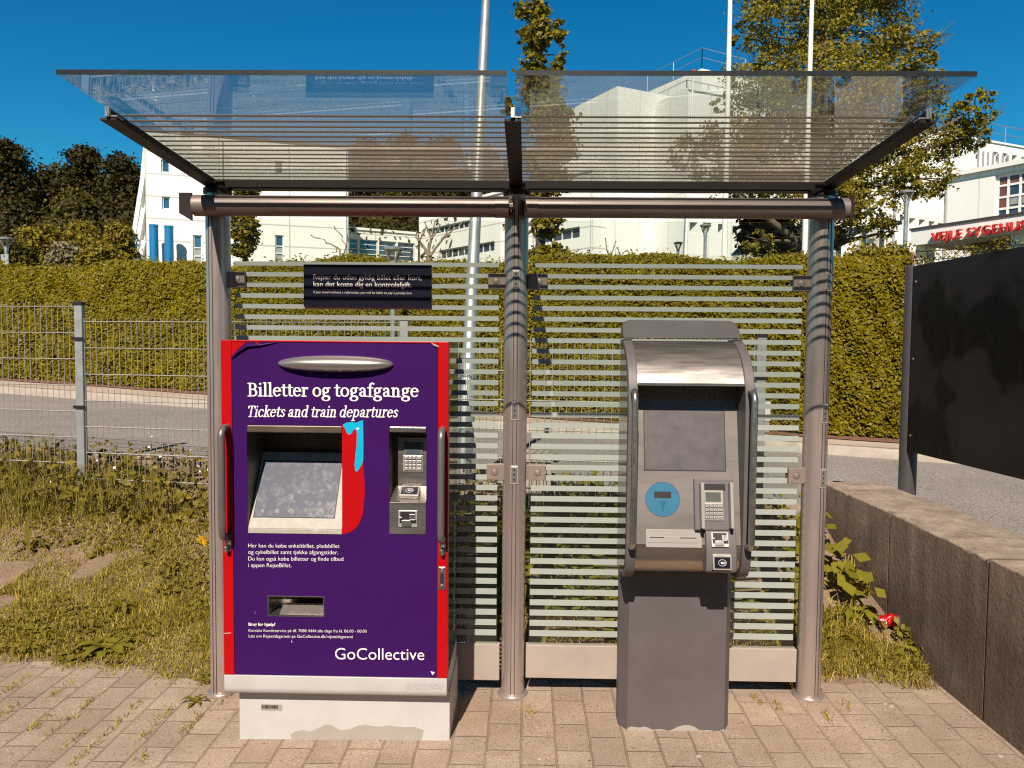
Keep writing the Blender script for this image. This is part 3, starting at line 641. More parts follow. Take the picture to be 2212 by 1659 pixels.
# entrance canopy carrying the hospital's name
A = at(1968, 498, 32); B = atz(2212, 462, A[2]); B = A+(B-A)*1.25; FS = Facade(A, B); zs0 = FS.uz(1968, 531)[1]; zs1 = A[2]
ec = thing('entrance_canopy', (*FS.P(0, 0)[:2], 4.0), 'white entrance canopy band with red hospital lettering on square pillars', 'canopy')
mb = MB(); mb.obox(FS.P(FS.L/2, (zs0+zs1)/2, -2.2), FS.ex, V3(0,0,1), FS.n, FS.L/2, (zs1-zs0)/2, 2.2); mb.build('fascia', M['wall_plain'], ec)
mb = MB(); mb.obox(FS.P(FS.L/2, zs1+.04, -2.2), FS.ex, V3(0,0,1), FS.n, FS.L/2+.05, .04, 2.25); mb.build('roof_edge', M['roofdark'], ec)
for x in (1978, 2184):
    u = FS.uz(x, 520)[0]; mb = MB(); mb.obox(FS.P(u, (zs0+3.9)/2, -.6), FS.ex, V3(0,0,1), FS.n, .2, (zs0-3.9)/2, .3); mb.build('pillar', M['wall_plain'], ec)
mb = MB(); u0 = FS.uz(2044, 530)[0]; mb.obox(FS.P((u0+FS.L)/2, (zs0+3.9)/2, -1.6), FS.ex, V3(0,0,1), FS.n, (FS.L-u0)/2, (zs0-3.9)/2-.01, .15); mb.build('back_wall', M['brownwall'], ec)  # brown wall colour stands in for the shade under the canopy

# ------------------------------------------------------------------ lettering
def font_tris(body, bold=0.0, shear=0, extrude=0, spacing=1.0):
    c = bpy.data.curves.new('t', 'FONT'); c.body = body; c.size = 1; c.offset = bold-.010; c.shear = shear; c.extrude = extrude; c.space_character = spacing; c.resolution_u = 4
    o = bpy.data.objects.new('t', c); COL.objects.link(o); bpy.context.view_layer.update()
    me = bpy.data.meshes.new_from_object(o.evaluated_get(bpy.context.evaluated_depsgraph_get()))
    v = np.zeros(len(me.vertices)*3, np.float32); me.vertices.foreach_get('co', v); f = [tuple(p.vertices) for p in me.polygons]
    bpy.data.objects.remove(o); bpy.data.curves.remove(c); bpy.data.meshes.remove(me)
    return v.reshape(-1, 3), f
def letter(name, vf, P0, P1, ev, en, mat_, parent, height=None, hscale=1.0):
    """lay flat lettering so that it runs from P0 to P1 along the baseline"""
    v, f = vf; P0, P1 = np.asarray(P0, float), np.asarray(P1, float); d = P1-P0; L = np.linalg.norm(d); ex = d/L
    x0, x1 = v[:, 0].min(), v[:, 0].max(); s = L/(x1-x0); sy = s*hscale
    mb = MB(); mb.add([P0+ex*(p[0]-x0)*s+np.asarray(ev)*p[1]*sy+np.asarray(en)*p[2]*s for p in v], f)
    return mb.build(name, mat_, parent)
EXX, EZ, EN = V3(1,0,0), V3(0,0,1), V3(0,-1,0)
def arc(cx, cy, rx, ry, a0, a1, n=18): return [(cx+rx*math.cos(R_(a0+(a1-a0)*i/n)), cy+ry*math.sin(R_(a0+(a1-a0)*i/n))) for i in range(n+1)]
def hs2(x0, x1, y=.035): return [(x0, y), (x1, y)]
st = lambda x, a, b: [(x, a), (x, b)]
SERIF = {
 'B': (1.14, [st(.27, 0, 1.4), hs2(.08, .6, 1.365), hs2(.08, .6), hs2(.27, .6, .73), arc(.6, 1.045, .27, .32, 90, -90), arc(.62, .38, .34, .345, 90, -90)], []),
 'i': (.54, [st(.27, 0, .96), hs2(.1, .27, .93), hs2(.07, .47)], [(.25, 1.32, .115)]),
 'l': (.54, [st(.27, 0, 1.46), hs2(.1, .27, 1.43), hs2(.07, .47)], []),
 'e': (.94, [arc(.49, .49, .35, .455, 10, 322), hs2(.16, .83, .56)], []),
 't': (.64, [[(.3, 1.24), (.3, .22), (.36, .08), (.5, .035), (.62, .1)], hs2(.06, .6, .95)], []),
 'r': (.78, [st(.27, 0, .96), hs2(.1, .27, .93), hs2(.07, .5), [(.27, .66), (.42, .88), (.58, .95), (.68, .92)]], [(.66, .86, .1)]),
 'o': (1.04, [arc(.52, .49, .37, .455, 0, 360, 30)], []),
 'g': (.98, [arc(.45, .66, .26, .28, 0, 360, 26), [(.66, .88), (.8, .95), (.92, .93)], [(.3, .42), (.2, .28), (.26, .14), (.5, .1), (.75, .06), (.86, -.1)], arc(.48, -.2, .37, .23, 30, 390, 26)], []),
 'a': (.98, [[(.2, .74), (.28, .89), (.45, .95), (.62, .88), (.67, .72), (.67, .18), (.74, .05), (.92, .07)], [(.67, .58), (.42, .52), (.24, .42), (.19, .26), (.27, .09), (.4, .05), (.56, .11), (.67, .24)]], [(.23, .74, .09)]),
 'f': (.64, [[(.3, 0), (.3, 1.15), (.36, 1.36), (.52, 1.46), (.68, 1.41)], hs2(.06, .6, .95), hs2(.1, .55)], [(.68, 1.37, .09)]),
 'n': (1.12, [st(.27, 0, .96), hs2(.1, .27, .93), hs2(.07, .47), [(.27, .68), (.4, .88), (.58, .95), (.74, .87), (.8, .68), (.8, 0)], hs2(.6, 1.0)], []),
 'd': (1.08, [arc(.46, .49, .32, .455, 0, 360, 26), [(.8, 1.46), (.8, 0)], hs2(.6, .8, 1.43), hs2(.8, 1.0)], []),
 'T': (1.14, [st(.56, 0, 1.4), hs2(.08, 1.04, 1.365), hs2(.36, .76), [(.1, 1.36), (.07, 1.12)], [(1.02, 1.36), (1.05, 1.12)]], []),
 'c': (.88, [arc(.5, .49, .36, .455, 42, 322)], [(.74, .76, .09)]),
 'k': (1.0, [st(.27, 0, 1.46), hs2(.1, .27, 1.43), hs2(.07, .47), [(.27, .42), (.78, .93)], [(.46, .58), (.84, .05)], hs2(.72, 1.0), hs2(.62, .92, .93)], []),
 's': (.80, [[(.66, .78), (.56, .91), (.4, .95), (.24, .86), (.21, .70), (.36, .57), (.55, .46), (.66, .29), (.59, .1), (.4, .035), (.22, .09), (.14, .22)]], []),
 'p': (1.08, [arc(.6, .49, .32, .455, 0, 360, 26), st(.27, .96, -.46), hs2(.1, .27, .93), hs2(.07, .5, -.43)], []),
 'u': (1.10, [[(.27, .96), (.27, .26), (.36, .08), (.52, .04), (.68, .1), (.8, .28)], st(.8, .96, 0), hs2(.1, .27, .93), hs2(.63, .8, .93), hs2(.8, 1.0)], []),
}
_gc = {}
def glyph(ch, hx, hy, cell=.034):
    if (ch, hx) in _gc: return _gc[(ch, hx)]
    adv, strokes, dots = SERIF[ch]; gx = np.arange(-.12, adv+.3, cell); gy = np.arange(-.62, 1.66, cell)
    X, Y = np.meshgrid(gx, gy); D = np.full(X.shape, 9.)
    for s in strokes:
        for a, b in zip(s, s[1:]):
            ax, ay, bx, by = a[0]/hx, a[1]/hy, b[0]/hx, b[1]/hy; dx, dy = bx-ax, by-ay; L = dx*dx+dy*dy+1e-12
            t = np.clip(((X/hx-ax)*dx+(Y/hy-ay)*dy)/L, 0, 1); D = np.minimum(D, np.hypot(X/hx-ax-t*dx, Y/hy-ay-t*dy)-1)
    for cx, cy, r in dots: D = np.minimum(D, np.hypot(X-cx, Y-cy)/r-1)
    V = []; Fc = []; ins = D < 0
    for j in range(len(gy)-1):
        i = 0
        while i < len(gx)-1:
            q = (ins[j, i], ins[j, i+1], ins[j+1, i+1], ins[j+1, i])
            if all(q):
                k = i
                while k < len(gx)-1 and ins[j, k+1] and ins[j+1, k+1]: k += 1
                V += [(gx[i], gy[j], 0), (gx[k], gy[j], 0), (gx[k], gy[j+1], 0), (gx[i], gy[j+1], 0)]; Fc.append(tuple(range(len(V)-4, len(V)))); i = max(k, i+1); continue
            if any(q):
                cs = [(j, i), (j, i+1), (j+1, i+1), (j+1, i)]; pl = []
                for a, b in zip(cs, cs[1:]+cs[:1]):
                    if ins[a]: pl.append((gx[a[1]], gy[a[0]], 0))
                    if ins[a] != ins[b]:
                        t = D[a]/(D[a]-D[b]); pl.append((gx[a[1]]+(gx[b[1]]-gx[a[1]])*t, gy[a[0]]+(gy[b[0]]-gy[a[0]])*t, 0))
                if len(pl) > 2: V += pl; Fc.append(tuple(range(len(V)-len(pl), len(V))))
            i += 1
    _gc[(ch, hx)] = (adv, np.array(V), Fc); return _gc[(ch, hx)]
def serif(text, shear=0, squeeze=1.0, hx=.112, hy=.05):
    x = 0; V = []; Fc = []
    for ch in text:
        if ch == ' ': x += .42*squeeze; continue
        adv, v, f = glyph(ch, hx, hy); k = sum(len(a) for a in V); w = v.copy(); w[:, 0] = x+w[:, 0]*squeeze+w[:, 1]*shear; V.append(w); Fc += [tuple(i+k for i in q) for q in f]; x += adv*squeeze
    return np.concatenate(V), Fc
v, f = font_tris('VEJLE SYGEHUS', .012, 0, .14, 1.12)
u0, z0 = FS.uz(2017, 522.5); u1 = FS.uz(2222, 500)[0]; zc = FS.uz(2017, 503.5)[1]
hcap = (v[:, 1].max()-max(0, v[:, 1].min())); Lw = u1-u0
letter('lettering', (v, f), FS.P(u0, z0, .13), FS.P(u1, z0, .13), EZ, FS.n, M['redsign'], ec, hscale=(zc-z0)/(.72*Lw/(v[:, 0].max()-v[:, 0].min())))

# ------------------------------------------------------------------ arched bus shelter, person, flagpoles, lamps
bs = thing('arched_shelter', at(1860, 560, 26), 'grey arched glass-roofed shelter beyond the hedge', 'shelter')
arcp = [(1812, 528), (1828, 513), (1846, 502), (1866, 494), (1888, 487.5), (1915, 482.5), (1945, 479)]
near = [at(x, y, 24) for x, y in arcp]; ext = V3(-2.6, 2.6, 0); mb = MB()
ring = near+[p-V3(0, 0, .07) for p in near[::-1]]; mb.prism(ring, ext); mb.build('roof', M['blind'], bs, 40)
mb = MB(); mb.tube([p+V3(.02, -.03, -.03) for p in near], .07, 6); mb.build('edge_beam', M['galv'], bs, 60)
for k, (x, y) in enumerate(((1812, 530), (1867, 497), (1906, 486))):
    p = at(x, y, 24.1); mb = MB(); mb.bar(p, V3(p[0], p[1], 3.2), .11); mb.build('post', M['galv'], bs)
mb = MB(); a, b = at(1866, 500, 24.3), at(1904, 488, 24.3); mb.prism([(a[0], a[1], 3.2), (b[0], b[1], 3.2), b, a], V3(.0, .02, 0)); mb.build('side_glass', M['thin'], bs)
mb = MB(); p = at(1812, 532, 24.1); mb.prism([(p[0], p[1], 3.2), (p[0]+ext[0], p[1]+ext[1], 3.2), p+ext, p], V3(.01, .02, 0)); mb.build('back_glass', M['thin'], bs)

# person walking past above the hedge
P = at(1973, 549, 36); ph = V3(P[0], P[1], P[2]-1.68)
pe = thing('person', ph, 'person with reddish hair in a coral top walking past above the hedge', 'person')
def skinbody(name, verts, edges, radii, mat_, parent, sub=2):
    me = bpy.data.meshes.new(name); o_ = V3(*ORG(parent)); me.from_pydata([tuple(np.asarray(v)-o_) for v in verts], edges, []); me.materials.append(mat_)
    o = link(name, me, parent); sk = o.modifiers.new('skin', 'SKIN'); sk.use_smooth_shade = True
    for i, r in enumerate(radii): me.skin_vertices[0].data[i].radius = (r, r)
    me.skin_vertices[0].data[0].use_root = True
    s = o.modifiers.new('sub', 'SUBSURF'); s.levels = s.render_levels = sub; return o
b = lambda x, y, z: ph+V3(x, y, z)
skinbody('body', [b(0,0,.92), b(0,0,1.12), b(0,-.01,1.34), b(0,-.01,1.46), b(-.01,-.02,1.54), b(-.02,-.03,1.62), b(-.16,0,1.38), b(-.21,.06,1.12), b(-.17,-.05,.9), b(.16,0,1.38), b(.21,-.06,1.12), b(.16,-.16,.92), b(-.09,0,.86), b(-.1,-.1,.48), b(-.1,-.12,.06), b(-.1,-.24,.03), b(.09,0,.86), b(.1,.08,.48), b(.1,.24,.1), b(.1,.14,.03)],
    [(0,1),(1,2),(2,3),(3,4),(4,5),(2,6),(6,7),(7,8),(2,9),(9,10),(10,11),(0,12),(12,13),(13,14),(14,15),(0,16),(16,17),(17,18),(18,19)],
    [.13,.115,.14,.06,.075,.085,.055,.045,.035,.055,.045,.035,.085,.06,.045,.035,.085,.06,.045,.035], M['skin'], pe)
mb = MB(); mb.lathe(b(0,0,0), [(.15, .88), (.16, 1.0), (.15, 1.12), (.185, 1.3), (.17, 1.42), (.07, 1.47)], 16); mb.build('top', M['coral'], pe, 60)
mb = MB(); mb.lathe(b(-.0,.03,0), [(.13, 1.40), (.125, 1.52), (.12, 1.64), (.08, 1.72), (.02, 1.74)], 14); mb.build('hair', M['hair'], pe, 60)
mb = MB(); mb.lathe(b(-.095,-.05,0), [(.06, .06), (.075, .48), (.10, .9)], 12); mb.lathe(b(.095,.08,0), [(.06, .1), (.075, .48), (.10, .9)], 12); mb.build('trousers', M['darkcloth'], pe, 60)

def flagpole(label, top, bot, Y, w0, w1, ball=None, mat_='whitewall_pole'):
    a, c = at(*bot, Y), at(*top, Y); k = Y/FPX; d = (c-a)/np.linalg.norm(c-a); base = a-d*((a[2]-H(a[0], a[1])+.0)/d[2])
    o = thing('flagpole', base, label, 'flagpole', 'flagpoles in front of the hospital')
    mb = MB(); mb.tube([base, a, c], [w1*k/2*1.1, w1*k/2, w0*k/2], 12); mb.build('pole', M[mat_], o, 40)
    mb = MB(); mb.lathe(base, [(w1*k*1.1, -.1), (w1*k*1.1, .12), (w1*k*.6, .14)], 12); mb.build('foot', M['galv'], o, 40)
    if ball: mb = MB(); mb.lathe(c, [(.02*Y/35, 0), (.11, .03), (.14, .10), (.10, .17), (.02, .2)], 12); mb.build('ball', M['redsign'], o, 40)
    return o
flagpole('thick white flagpole just left of the big tree crown', (1580, -120), (1568, 410), 17, 8.5, 12)
flagpole('white flagpole standing in front of the big tree crown', (1757.5, -120), (1742, 410), 17.5, 8.2, 11.5)
flagpole('thin distant white flagpole topped by a red ball', (1498, 160), (1487, 410), 35, 3.6, 6, True)

def park_lamp(label, x, ytop, Y, dia, plate=False):
    c = at(x, ytop, Y); gz = float(H(c[0], c[1])); s = dia/.26
    if y_on_walk: gz = float(zroad(c[0]))+.1
    o = thing('park_lamp', (c[0], c[1], gz), label, 'street lamp', 'park lamps around the hospital road')
    h = c[2]; q = (c[0], c[1], 0)
    mb = MB(); mb.lathe(q, [(.13*s, h-.045*s), (.135*s, h-.02*s), (.11*s, h), (.02*s, h+.012*s)], 20); mb.build('lamp_top', M['galv'], o, 40)
    mb = MB(); mb.lathe(q, [(.045*s, h-.2*s), (.12*s, h-.046*s)], 20); mb.build('lamp_glass', M['thin'], o, 60)
    mb = MB()
    for k in range(4):
        a = math.pi/4+k*math.pi/2; mb.bar((q[0]+.045*s*math.cos(a), q[1]+.045*s*math.sin(a), h-.21*s), (q[0]+.125*s*math.cos(a), q[1]+.125*s*math.sin(a), h-.045*s), .018*s)
    mb.build('strut', M['galv'], o)
    mb = MB(); mb.lathe(q, [(.04*s, gz-.05), (.038*s, h-.34*s), (.05*s, h-.22*s), (.05*s, h-.195*s)], 14); mb.build('pole', M['galv'], o, 40)
    if plate: mb = MB(); mb.box(c[0]-.09, c[0]+.09, c[1]-.07, c[1]-.05, h-.78, h-.40); mb.build('sign_plate', M['blind'], o)
    return o
y_on_walk = True
park_lamp('park lamp whose round head shows through the glass above the dark notice', 849, 533.5, 10.45, .262)
y_on_walk = False
park_lamp('park lamp with a grey plate on its pole at the left edge above the hedge', 13, 513, 18, .28, True)
park_lamp('tall park lamp in front of the white ward wing right of the big tree', 1959, 412, 17, .29)
park_lamp('park lamp before the white wall, right one of two peeping over the hedge', 1524, 485, 20, .275)
park_lamp('park lamp with only its head peeping over the hedge by the white terrace block', 1465, 523, 24, .27)
park_lamp('park lamp head peeping over the hedge at the raked stair block', 297, 560, 24, .27)

# galvanised mast behind the fence
a, c = at(1004, 940, 5.62), at(1053, -60, 5.62); d = (c-a)/np.linalg.norm(c-a); base = a-d*((a[2]-float(H(a[0], a[1])))/d[2]); k = 5.62/FPX
ms = thing('lamp_mast', base, 'tall galvanised lighting mast leaning slightly behind the mesh fence', 'mast')
mb = MB(); mb.tube([base+d*1.0, base+d*1.02, c], [.062, .048, 17.5*k/2], 20); mb.build('shaft', M['galv'], ms, 50)
mb = MB(); mb.tube([base-d*.1, base+d*.98, base+d*1.0], [.066, .066, .05], 20); mb.build('base_sleeve', M['galv'], ms, 40)

# ------------------------------------------------------------------ trees
def hz(p): return float(H(p[0], p[1]))
YB = 21
big = [(1715,40,130,100),(1850,70,140,110),(1640,170,85,75),(1780,190,150,100),(1925,215,110,90),(2035,300,80,62),(1590,300,80,60),(1490,330,50,45),(1700,330,150,95),(1870,330,140,100),(1985,385,85,52),
       (1780,440,110,70),(1880,455,75,50),(1620,400,95,55),(1950,95,85,40),(2110,235,52,45),(2090,300,50,40),(1700,-70,140,110),(1860,-60,130,100),(1600,70,40,30),(1570,225,32,24),(1640,520,40,30),(1920,500,28,18),(1990,130,50,22),(1540,380,60,30),(1790,515,50,32)]
E_ = [ell(x, y, YB, rx*.9, ry*.9, rng.uniform(-1.2, 1.2)) for x, y, rx, ry in big]
gb = at(1745, 560, YB); b0 = V3(gb[0], gb[1], hz(gb))
tr = [(b0, .30), (at(1745, 540, YB), .26), (at(1752, 420, YB), .22), (at(1768, 250, YB), .17), (at(1780, 90, YB), .11), (at(1785, -40, YB), .06)]
tree('broadleaf_tree', 'large spreading broadleaf tree with drooping right limbs in front of the ward wing', 'tree', E_, tr, 76000, .048, LEAF_TREE, M['bark'], spread=.135, clump=30)
# bare twigs of the big tree at the upper right
for (x0, y0, x1, y1) in ((1975,120,2062,45),(1990,110,2035,60),(2000,118,2065,70),(1960,100,2046,92),(2020,290,2090,284),(2110,310,2136,262),(2140,260,2176,222)):
    p, q = at(x0, y0, YB), at(x1, y1, YB); mb = MB(); mb.tube([p, (p+q)/2+rng.normal(size=3)*.06, q], [.03, .018, .006], 5); mb.build('bare_twig', M['bark'], bpy.data.objects['broadleaf_tree'])
YO = 15.5
cols = [(1165,-40,45,40),(1150,22,42,22),(1160,75,36,42),(1207,70,18,28),(1152,140,30,38),(1212,118,14,26),(1205,150,16,22),(1168,195,48,45),(1190,250,52,45),(1205,315,48,45),(1175,350,50,40),(1200,400,52,30),(1098,230,9,22),(1180,480,40,35),(1112,490,22,30),(1170,560,38,34),(1120,545,22,24),(1205,540,22,24),(1150,430,36,26)]
E_ = [ell(x, y, YO, rx*.8, ry*.85) for x, y, rx, ry in cols]
gb = at(1165, 600, YO); b0 = V3(gb[0], gb[1], hz(gb))
tree('columnar_tree', 'narrow upright young oak rising behind the middle post of the shelter', 'tree', E_, [(b0, .12), (at(1168, 480, YO), .1), (at(1172, 300, YO), .08), (at(1165, 120, YO), .05), (at(1160, -30, YO), .03)], 13000, .055, LEAF_COL, M['bark'], spread=.24, clump=16)
YS = 18
cols = [(533,412,26,8),(520,420,14,8),(507,492,8,30),(541,500,14,34),(533,470,16,14),(512,540,10,16),(528,545,9,16),(538,540,8,10),(525,440,16,14)]
gb = at(527, 600, YS); b0 = V3(gb[0], gb[1], hz(gb))
tree('slender_tree', 'slender young tree against the white wall beside the left post', 'tree', [ell(x, y, YS, rx, ry) for x, y, rx, ry in cols], [(b0, .06), (at(528, 540, YS), .05), (at(533, 400, YS), .02)], 3200, .055, LEAF_COL, M['bark'], spread=.3, clump=12)
for nm, lab, Yd, segs in (
  ('pollard_tree', 'bare pollarded tree with pale knobbly branches behind the dark notice', 22, [((930,600),(927,556),.16,.13),((927,556),(905,520),.09,.06),((905,520),(900,500),.05,.03),((905,520),(920,492),.05,.03),((927,556),(932,515),.09,.06),((932,515),(918,480),.05,.03),((932,515),(950,485),.05,.03),((932,515),(940,478),.05,.03),((927,556),(960,512),.08,.05),((960,512),(975,485),.05,.02),((960,512),(992,488),.05,.02),((992,488),(1002,478),.03,.02)]),
  ('pollard_tree', 'small bare pollarded tree with twisted twigs before the white wing wall', 22, [((733,600),(735,560),.08,.07),((735,560),(728,535),.06,.04),((728,535),(705,525),.04,.03),((705,525),(690,515),.03,.02),((690,515),(672,508),.03,.02),((735,560),(748,530),.05,.035),((748,530),(740,510),.03,.02),((740,510),(722,488),.03,.015),((748,530),(750,505),.03,.02),((728,535),(718,545),.03,.02)]),
  ('pollard_tree', 'two knobbly pollard shoots sticking up over the hedge by the terrace block', 18, [((1320,600),(1316,555),.05,.04),((1316,555),(1308,515),.035,.025),((1316,555),(1330,522),.03,.02),((1332,575),(1342,555),.03,.025),((1342,555),(1334,535),.025,.02),((1342,555),(1352,542),.025,.02)])):
    (x, y) = segs[0][0]; p = at(x, y, Yd); b0 = V3(p[0], p[1], hz(p)); o = thing(nm, b0, lab, 'tree', 'bare pollarded trees beyond the hedge')
    mb = MB(); mb.tube([b0, at(*segs[0][1], Yd)], [q*.7 for q in segs[0][2:4]], 8); mb.build('trunk', M['bark_pale'], o, 60)
    mb = MB()
    for a_, b_, r0, r1 in segs[1:]:
        r0, r1 = r0*.55, r1*.55
        p, q = at(*a_, Yd), at(*b_, Yd); mb.tube([p, (p+q)/2+rng.normal(size=3)*.05, q], [r0, (r0+r1)/2, r1], 7); mb.lathe(q-V3(0,0,r1*1.5), [(r1*.6, 0), (r1*1.6, r1*1.0), (r1*1.6, r1*2), (r1*.5, r1*3)], 7)
    mb.build('branch', M['bark_pale'], o, 60)
# wooded hill: every crown one can tell apart
def hilltree(lab, x, ytop, w, Yd, leaf, n=15000, sz=.23, name='hill_tree', cat='tree', grp='trees on the wooded hill', flat=1.0, low=.0):
    t = at(x, ytop, Yd); zb = hz(t); k = Yd/FPX; Rr = w/2*k; h = t[2]-zb; cz = zb+h*.12
    E_ = []
    for _ in range(20):
        a = rng.uniform(0, 6.28); f = rng.uniform(0, 1); z = cz+(t[2]-cz)*f; rr = Rr*(.95-.55*f**2)*rng.uniform(.45, .8)
        E_.append((V3(t[0]+math.cos(a)*rr, t[1]+math.sin(a)*rr, z-Rr*.3), V3(Rr*.42, Rr*.42, Rr*.36)*rng.uniform(.8, 1.25)))
    E_.append((V3(t[0], t[1], t[2]-Rr*.35), V3(Rr*.45, Rr*.45, Rr*.36)))
    E_.append((V3(t[0], t[1], (cz+t[2])/2-Rr*.1), V3(Rr*.8, Rr*.8, (t[2]-cz)*.42)))
    b0 = V3(t[0], t[1], zb)
    return tree(name, lab, cat, E_, [(b0, .05*h*.4), (V3(t[0], t[1], zb+h*.5), .03*h*.4), (V3(t[0], t[1], t[2]-Rr*.5), .01*h*.4)], n, sz*Yd/100, leaf, M['bark'], grp, spread=.30, clump=20, limbs=False)
for lab, x, yt, w, Yd, lf in (
  ('dark hill tree cut by the left edge of the picture, tallest of the wood', 10, 300, 130, 108, 0), ('dark hill tree in the dip between the two highest left crowns', 110, 352, 110, 118, 0),
  ('dark hill tree with a pointed crown second from the white stair block', 178, 318, 120, 112, 0), ('dark broad hill tree right beside the white stair block', 258, 330, 118, 108, 0),
  ('yellowish hill tree standing below the pointed dark crown', 155, 404, 90, 92, 1), ('dark low hill tree under the left edge crowns', 45, 430, 110, 95, 0), ('dark low hill tree between the yellowish tree and the stair block', 235, 440, 110, 96, 0),
  ('hill tree seen over the glazed link, nearest to the white wing', 790, 300, 130, 112, 0), ('hill tree seen over the middle of the glazed link', 880, 290, 130, 116, 1), ('hill tree seen over the glazed link left of the mast', 965, 305, 130, 112, 0),
  ('hill tree seen over the office wing right of the mast', 1050, 315, 120, 116, 0), ('low hill tree just above the roof of the glazed link', 830, 420, 120, 98, 1), ('low hill tree above the roof of the office wing', 930, 415, 130, 98, 0), ('low hill tree behind the white wing roof corner', 745, 410, 110, 100, 0)):
    hilltree(lab, x, yt, w, Yd, (LEAF_FOREST, LEAF_FOREST2)[lf])
for lab, x, yt, w, Yd, lf in (
  ('rounded yellow-green bush left of the pale blossoming bush', 95, 485, 110, 42, LEAF_BUSH), ('pale blossoming bush among the bushes above the hedge', 150, 525, 90, 38, LEAF_PALE), ('olive bush behind the pale blossoming bush', 175, 478, 110, 46, LEAF_BUSH),
  ('upright yellow-green bush nearest the white stair block', 258, 482, 80, 40, LEAF_BUSH), ('low olive bush in front of the upright bush', 215, 520, 100, 36, LEAF_BUSH), ('dark bush beside the left lamp', 30, 520, 80, 40, LEAF_FOREST2)):
    hilltree(lab, x, yt, w, Yd, lf, 7000, .25, 'bush', 'bush', 'bushes between hedge and wood')
n = 42000; x = rng.uniform(-95, 12, n); y = rng.uniform(52, 118, n); P_ = np.stack([x, y, H(x, y)+rng.uniform(0, 1, n)**1.5*5*(1+.5*np.sin(x*.4)*np.sin(y*.35))], 1)
tag(leafobj('undergrowth', P_, unit(rng.normal(size=P_.shape)*.6+V3(0, -.5, .6)), (.10+.0016*y)*rng.uniform(.6, 1.4, n), LEAF_FOREST, None, .7), kind='stuff')
gb = at(1648, 540, 23); E_ = [ell(x, y, 23, rx, ry) for x, y, rx, ry in ((1625,500,30,28),(1660,490,40,28),(1690,505,26,30),(1640,530,42,26),(1680,535,34,22),(1655,510,46,34))]
tree('dark_bush', 'dark dense evergreen bush beside the arched shelter below the big tree', 'bush', E_, [(V3(gb[0], gb[1], hz(gb)), .12), (at(1650, 520, 23), .06)], 5200, .085, LEAF_DARK, M['bark'], spread=.3, limbs=False)

# ------------------------------------------------------------------ hedge
hx0, hx1 = -15.0, 4.6
zl, zr = at(0, 574, 13.2)[2], at(1850, 553, 9.7)[2]
def htop(x): return zl+(zr-zl)*(x+9.2)/(4.05+9.2)+.05*np.sin(x*1.7)+.03*np.sin(x*4.3)-.12*np.maximum(0, x-3.6)
def hfoot(x): return zroad(x)+.12
hd = thing('clipped_hedge', (0, yh(0), float(hfoot(0))), 'long clipped beech hedge along the far side of the road', 'hedge')
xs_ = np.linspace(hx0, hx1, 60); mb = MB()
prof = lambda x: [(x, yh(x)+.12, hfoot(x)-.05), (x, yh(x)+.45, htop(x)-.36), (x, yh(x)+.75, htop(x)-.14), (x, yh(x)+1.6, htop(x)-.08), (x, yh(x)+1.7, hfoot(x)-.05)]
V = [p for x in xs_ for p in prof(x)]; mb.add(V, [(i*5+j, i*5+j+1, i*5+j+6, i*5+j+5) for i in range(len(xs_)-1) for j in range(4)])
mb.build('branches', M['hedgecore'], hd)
def hedge_leaves(n, top):
    x = rng.uniform(-10.5, 4.62, n); tp = htop(x); ft = hfoot(x)
    bil = .07*np.sin(x*3.1+.5)*1+.05*np.sin(x*7.3)
    if top:
        f = rng.uniform(0, 1, n); y = yh(x)+.42+1.3*f; z = tp-.20*np.exp(-f*6)+rng.normal(0, .05, n)+.03*np.sin(x*13)*np.sin(y*11); nr = np.stack([0*x, -.35+0*x, 1+0*x], 1)
        z += np.where(rng.uniform(0, 1, n) < .03, rng.uniform(0, .16, n), 0)
    else:
        f = rng.uniform(0, 1, n)**.9; z = ft+.02+(tp-ft)*f; w = np.sin(z*9+np.sin(x*5)*2)*.03+np.sin(x*17+z*7)*.025
        y = yh(x)+.38*f**1.4+bil*.5+w+rng.exponential(.055, n)-.045+.30*np.clip(f-.83, 0, 1)**1.5*6*.5+.05*(1-f)**2; nr = np.stack([0*x, -1+0*x, .55+0*x], 1)
    P = np.stack([x, y, z], 1); nr = unit(nr+rng.normal(size=P.shape)*.55); return P, nr
Pa, na = hedge_leaves(165000, False); Pb, nb = hedge_leaves(46000, True)
k_ = 6000; Pe = np.stack([np.full(k_, 4.58)+rng.normal(0, .04, k_), yh(4.6)+.05+rng.uniform(0, 1.6, k_), hfoot(4.6)+rng.uniform(0, 1, k_)*(htop(4.6)-hfoot(4.6))], 1); ne = unit(rng.normal(size=Pe.shape)*.5+V3(1, -.2, .4))
P_ = np.concatenate([Pa, Pb, Pe]); n_ = np.concatenate([na, nb, ne]); leafobj('leaves', P_, n_, .0265*rng.uniform(.6, 1.35, len(P_)), LEAF_HEDGE, hd, .6)

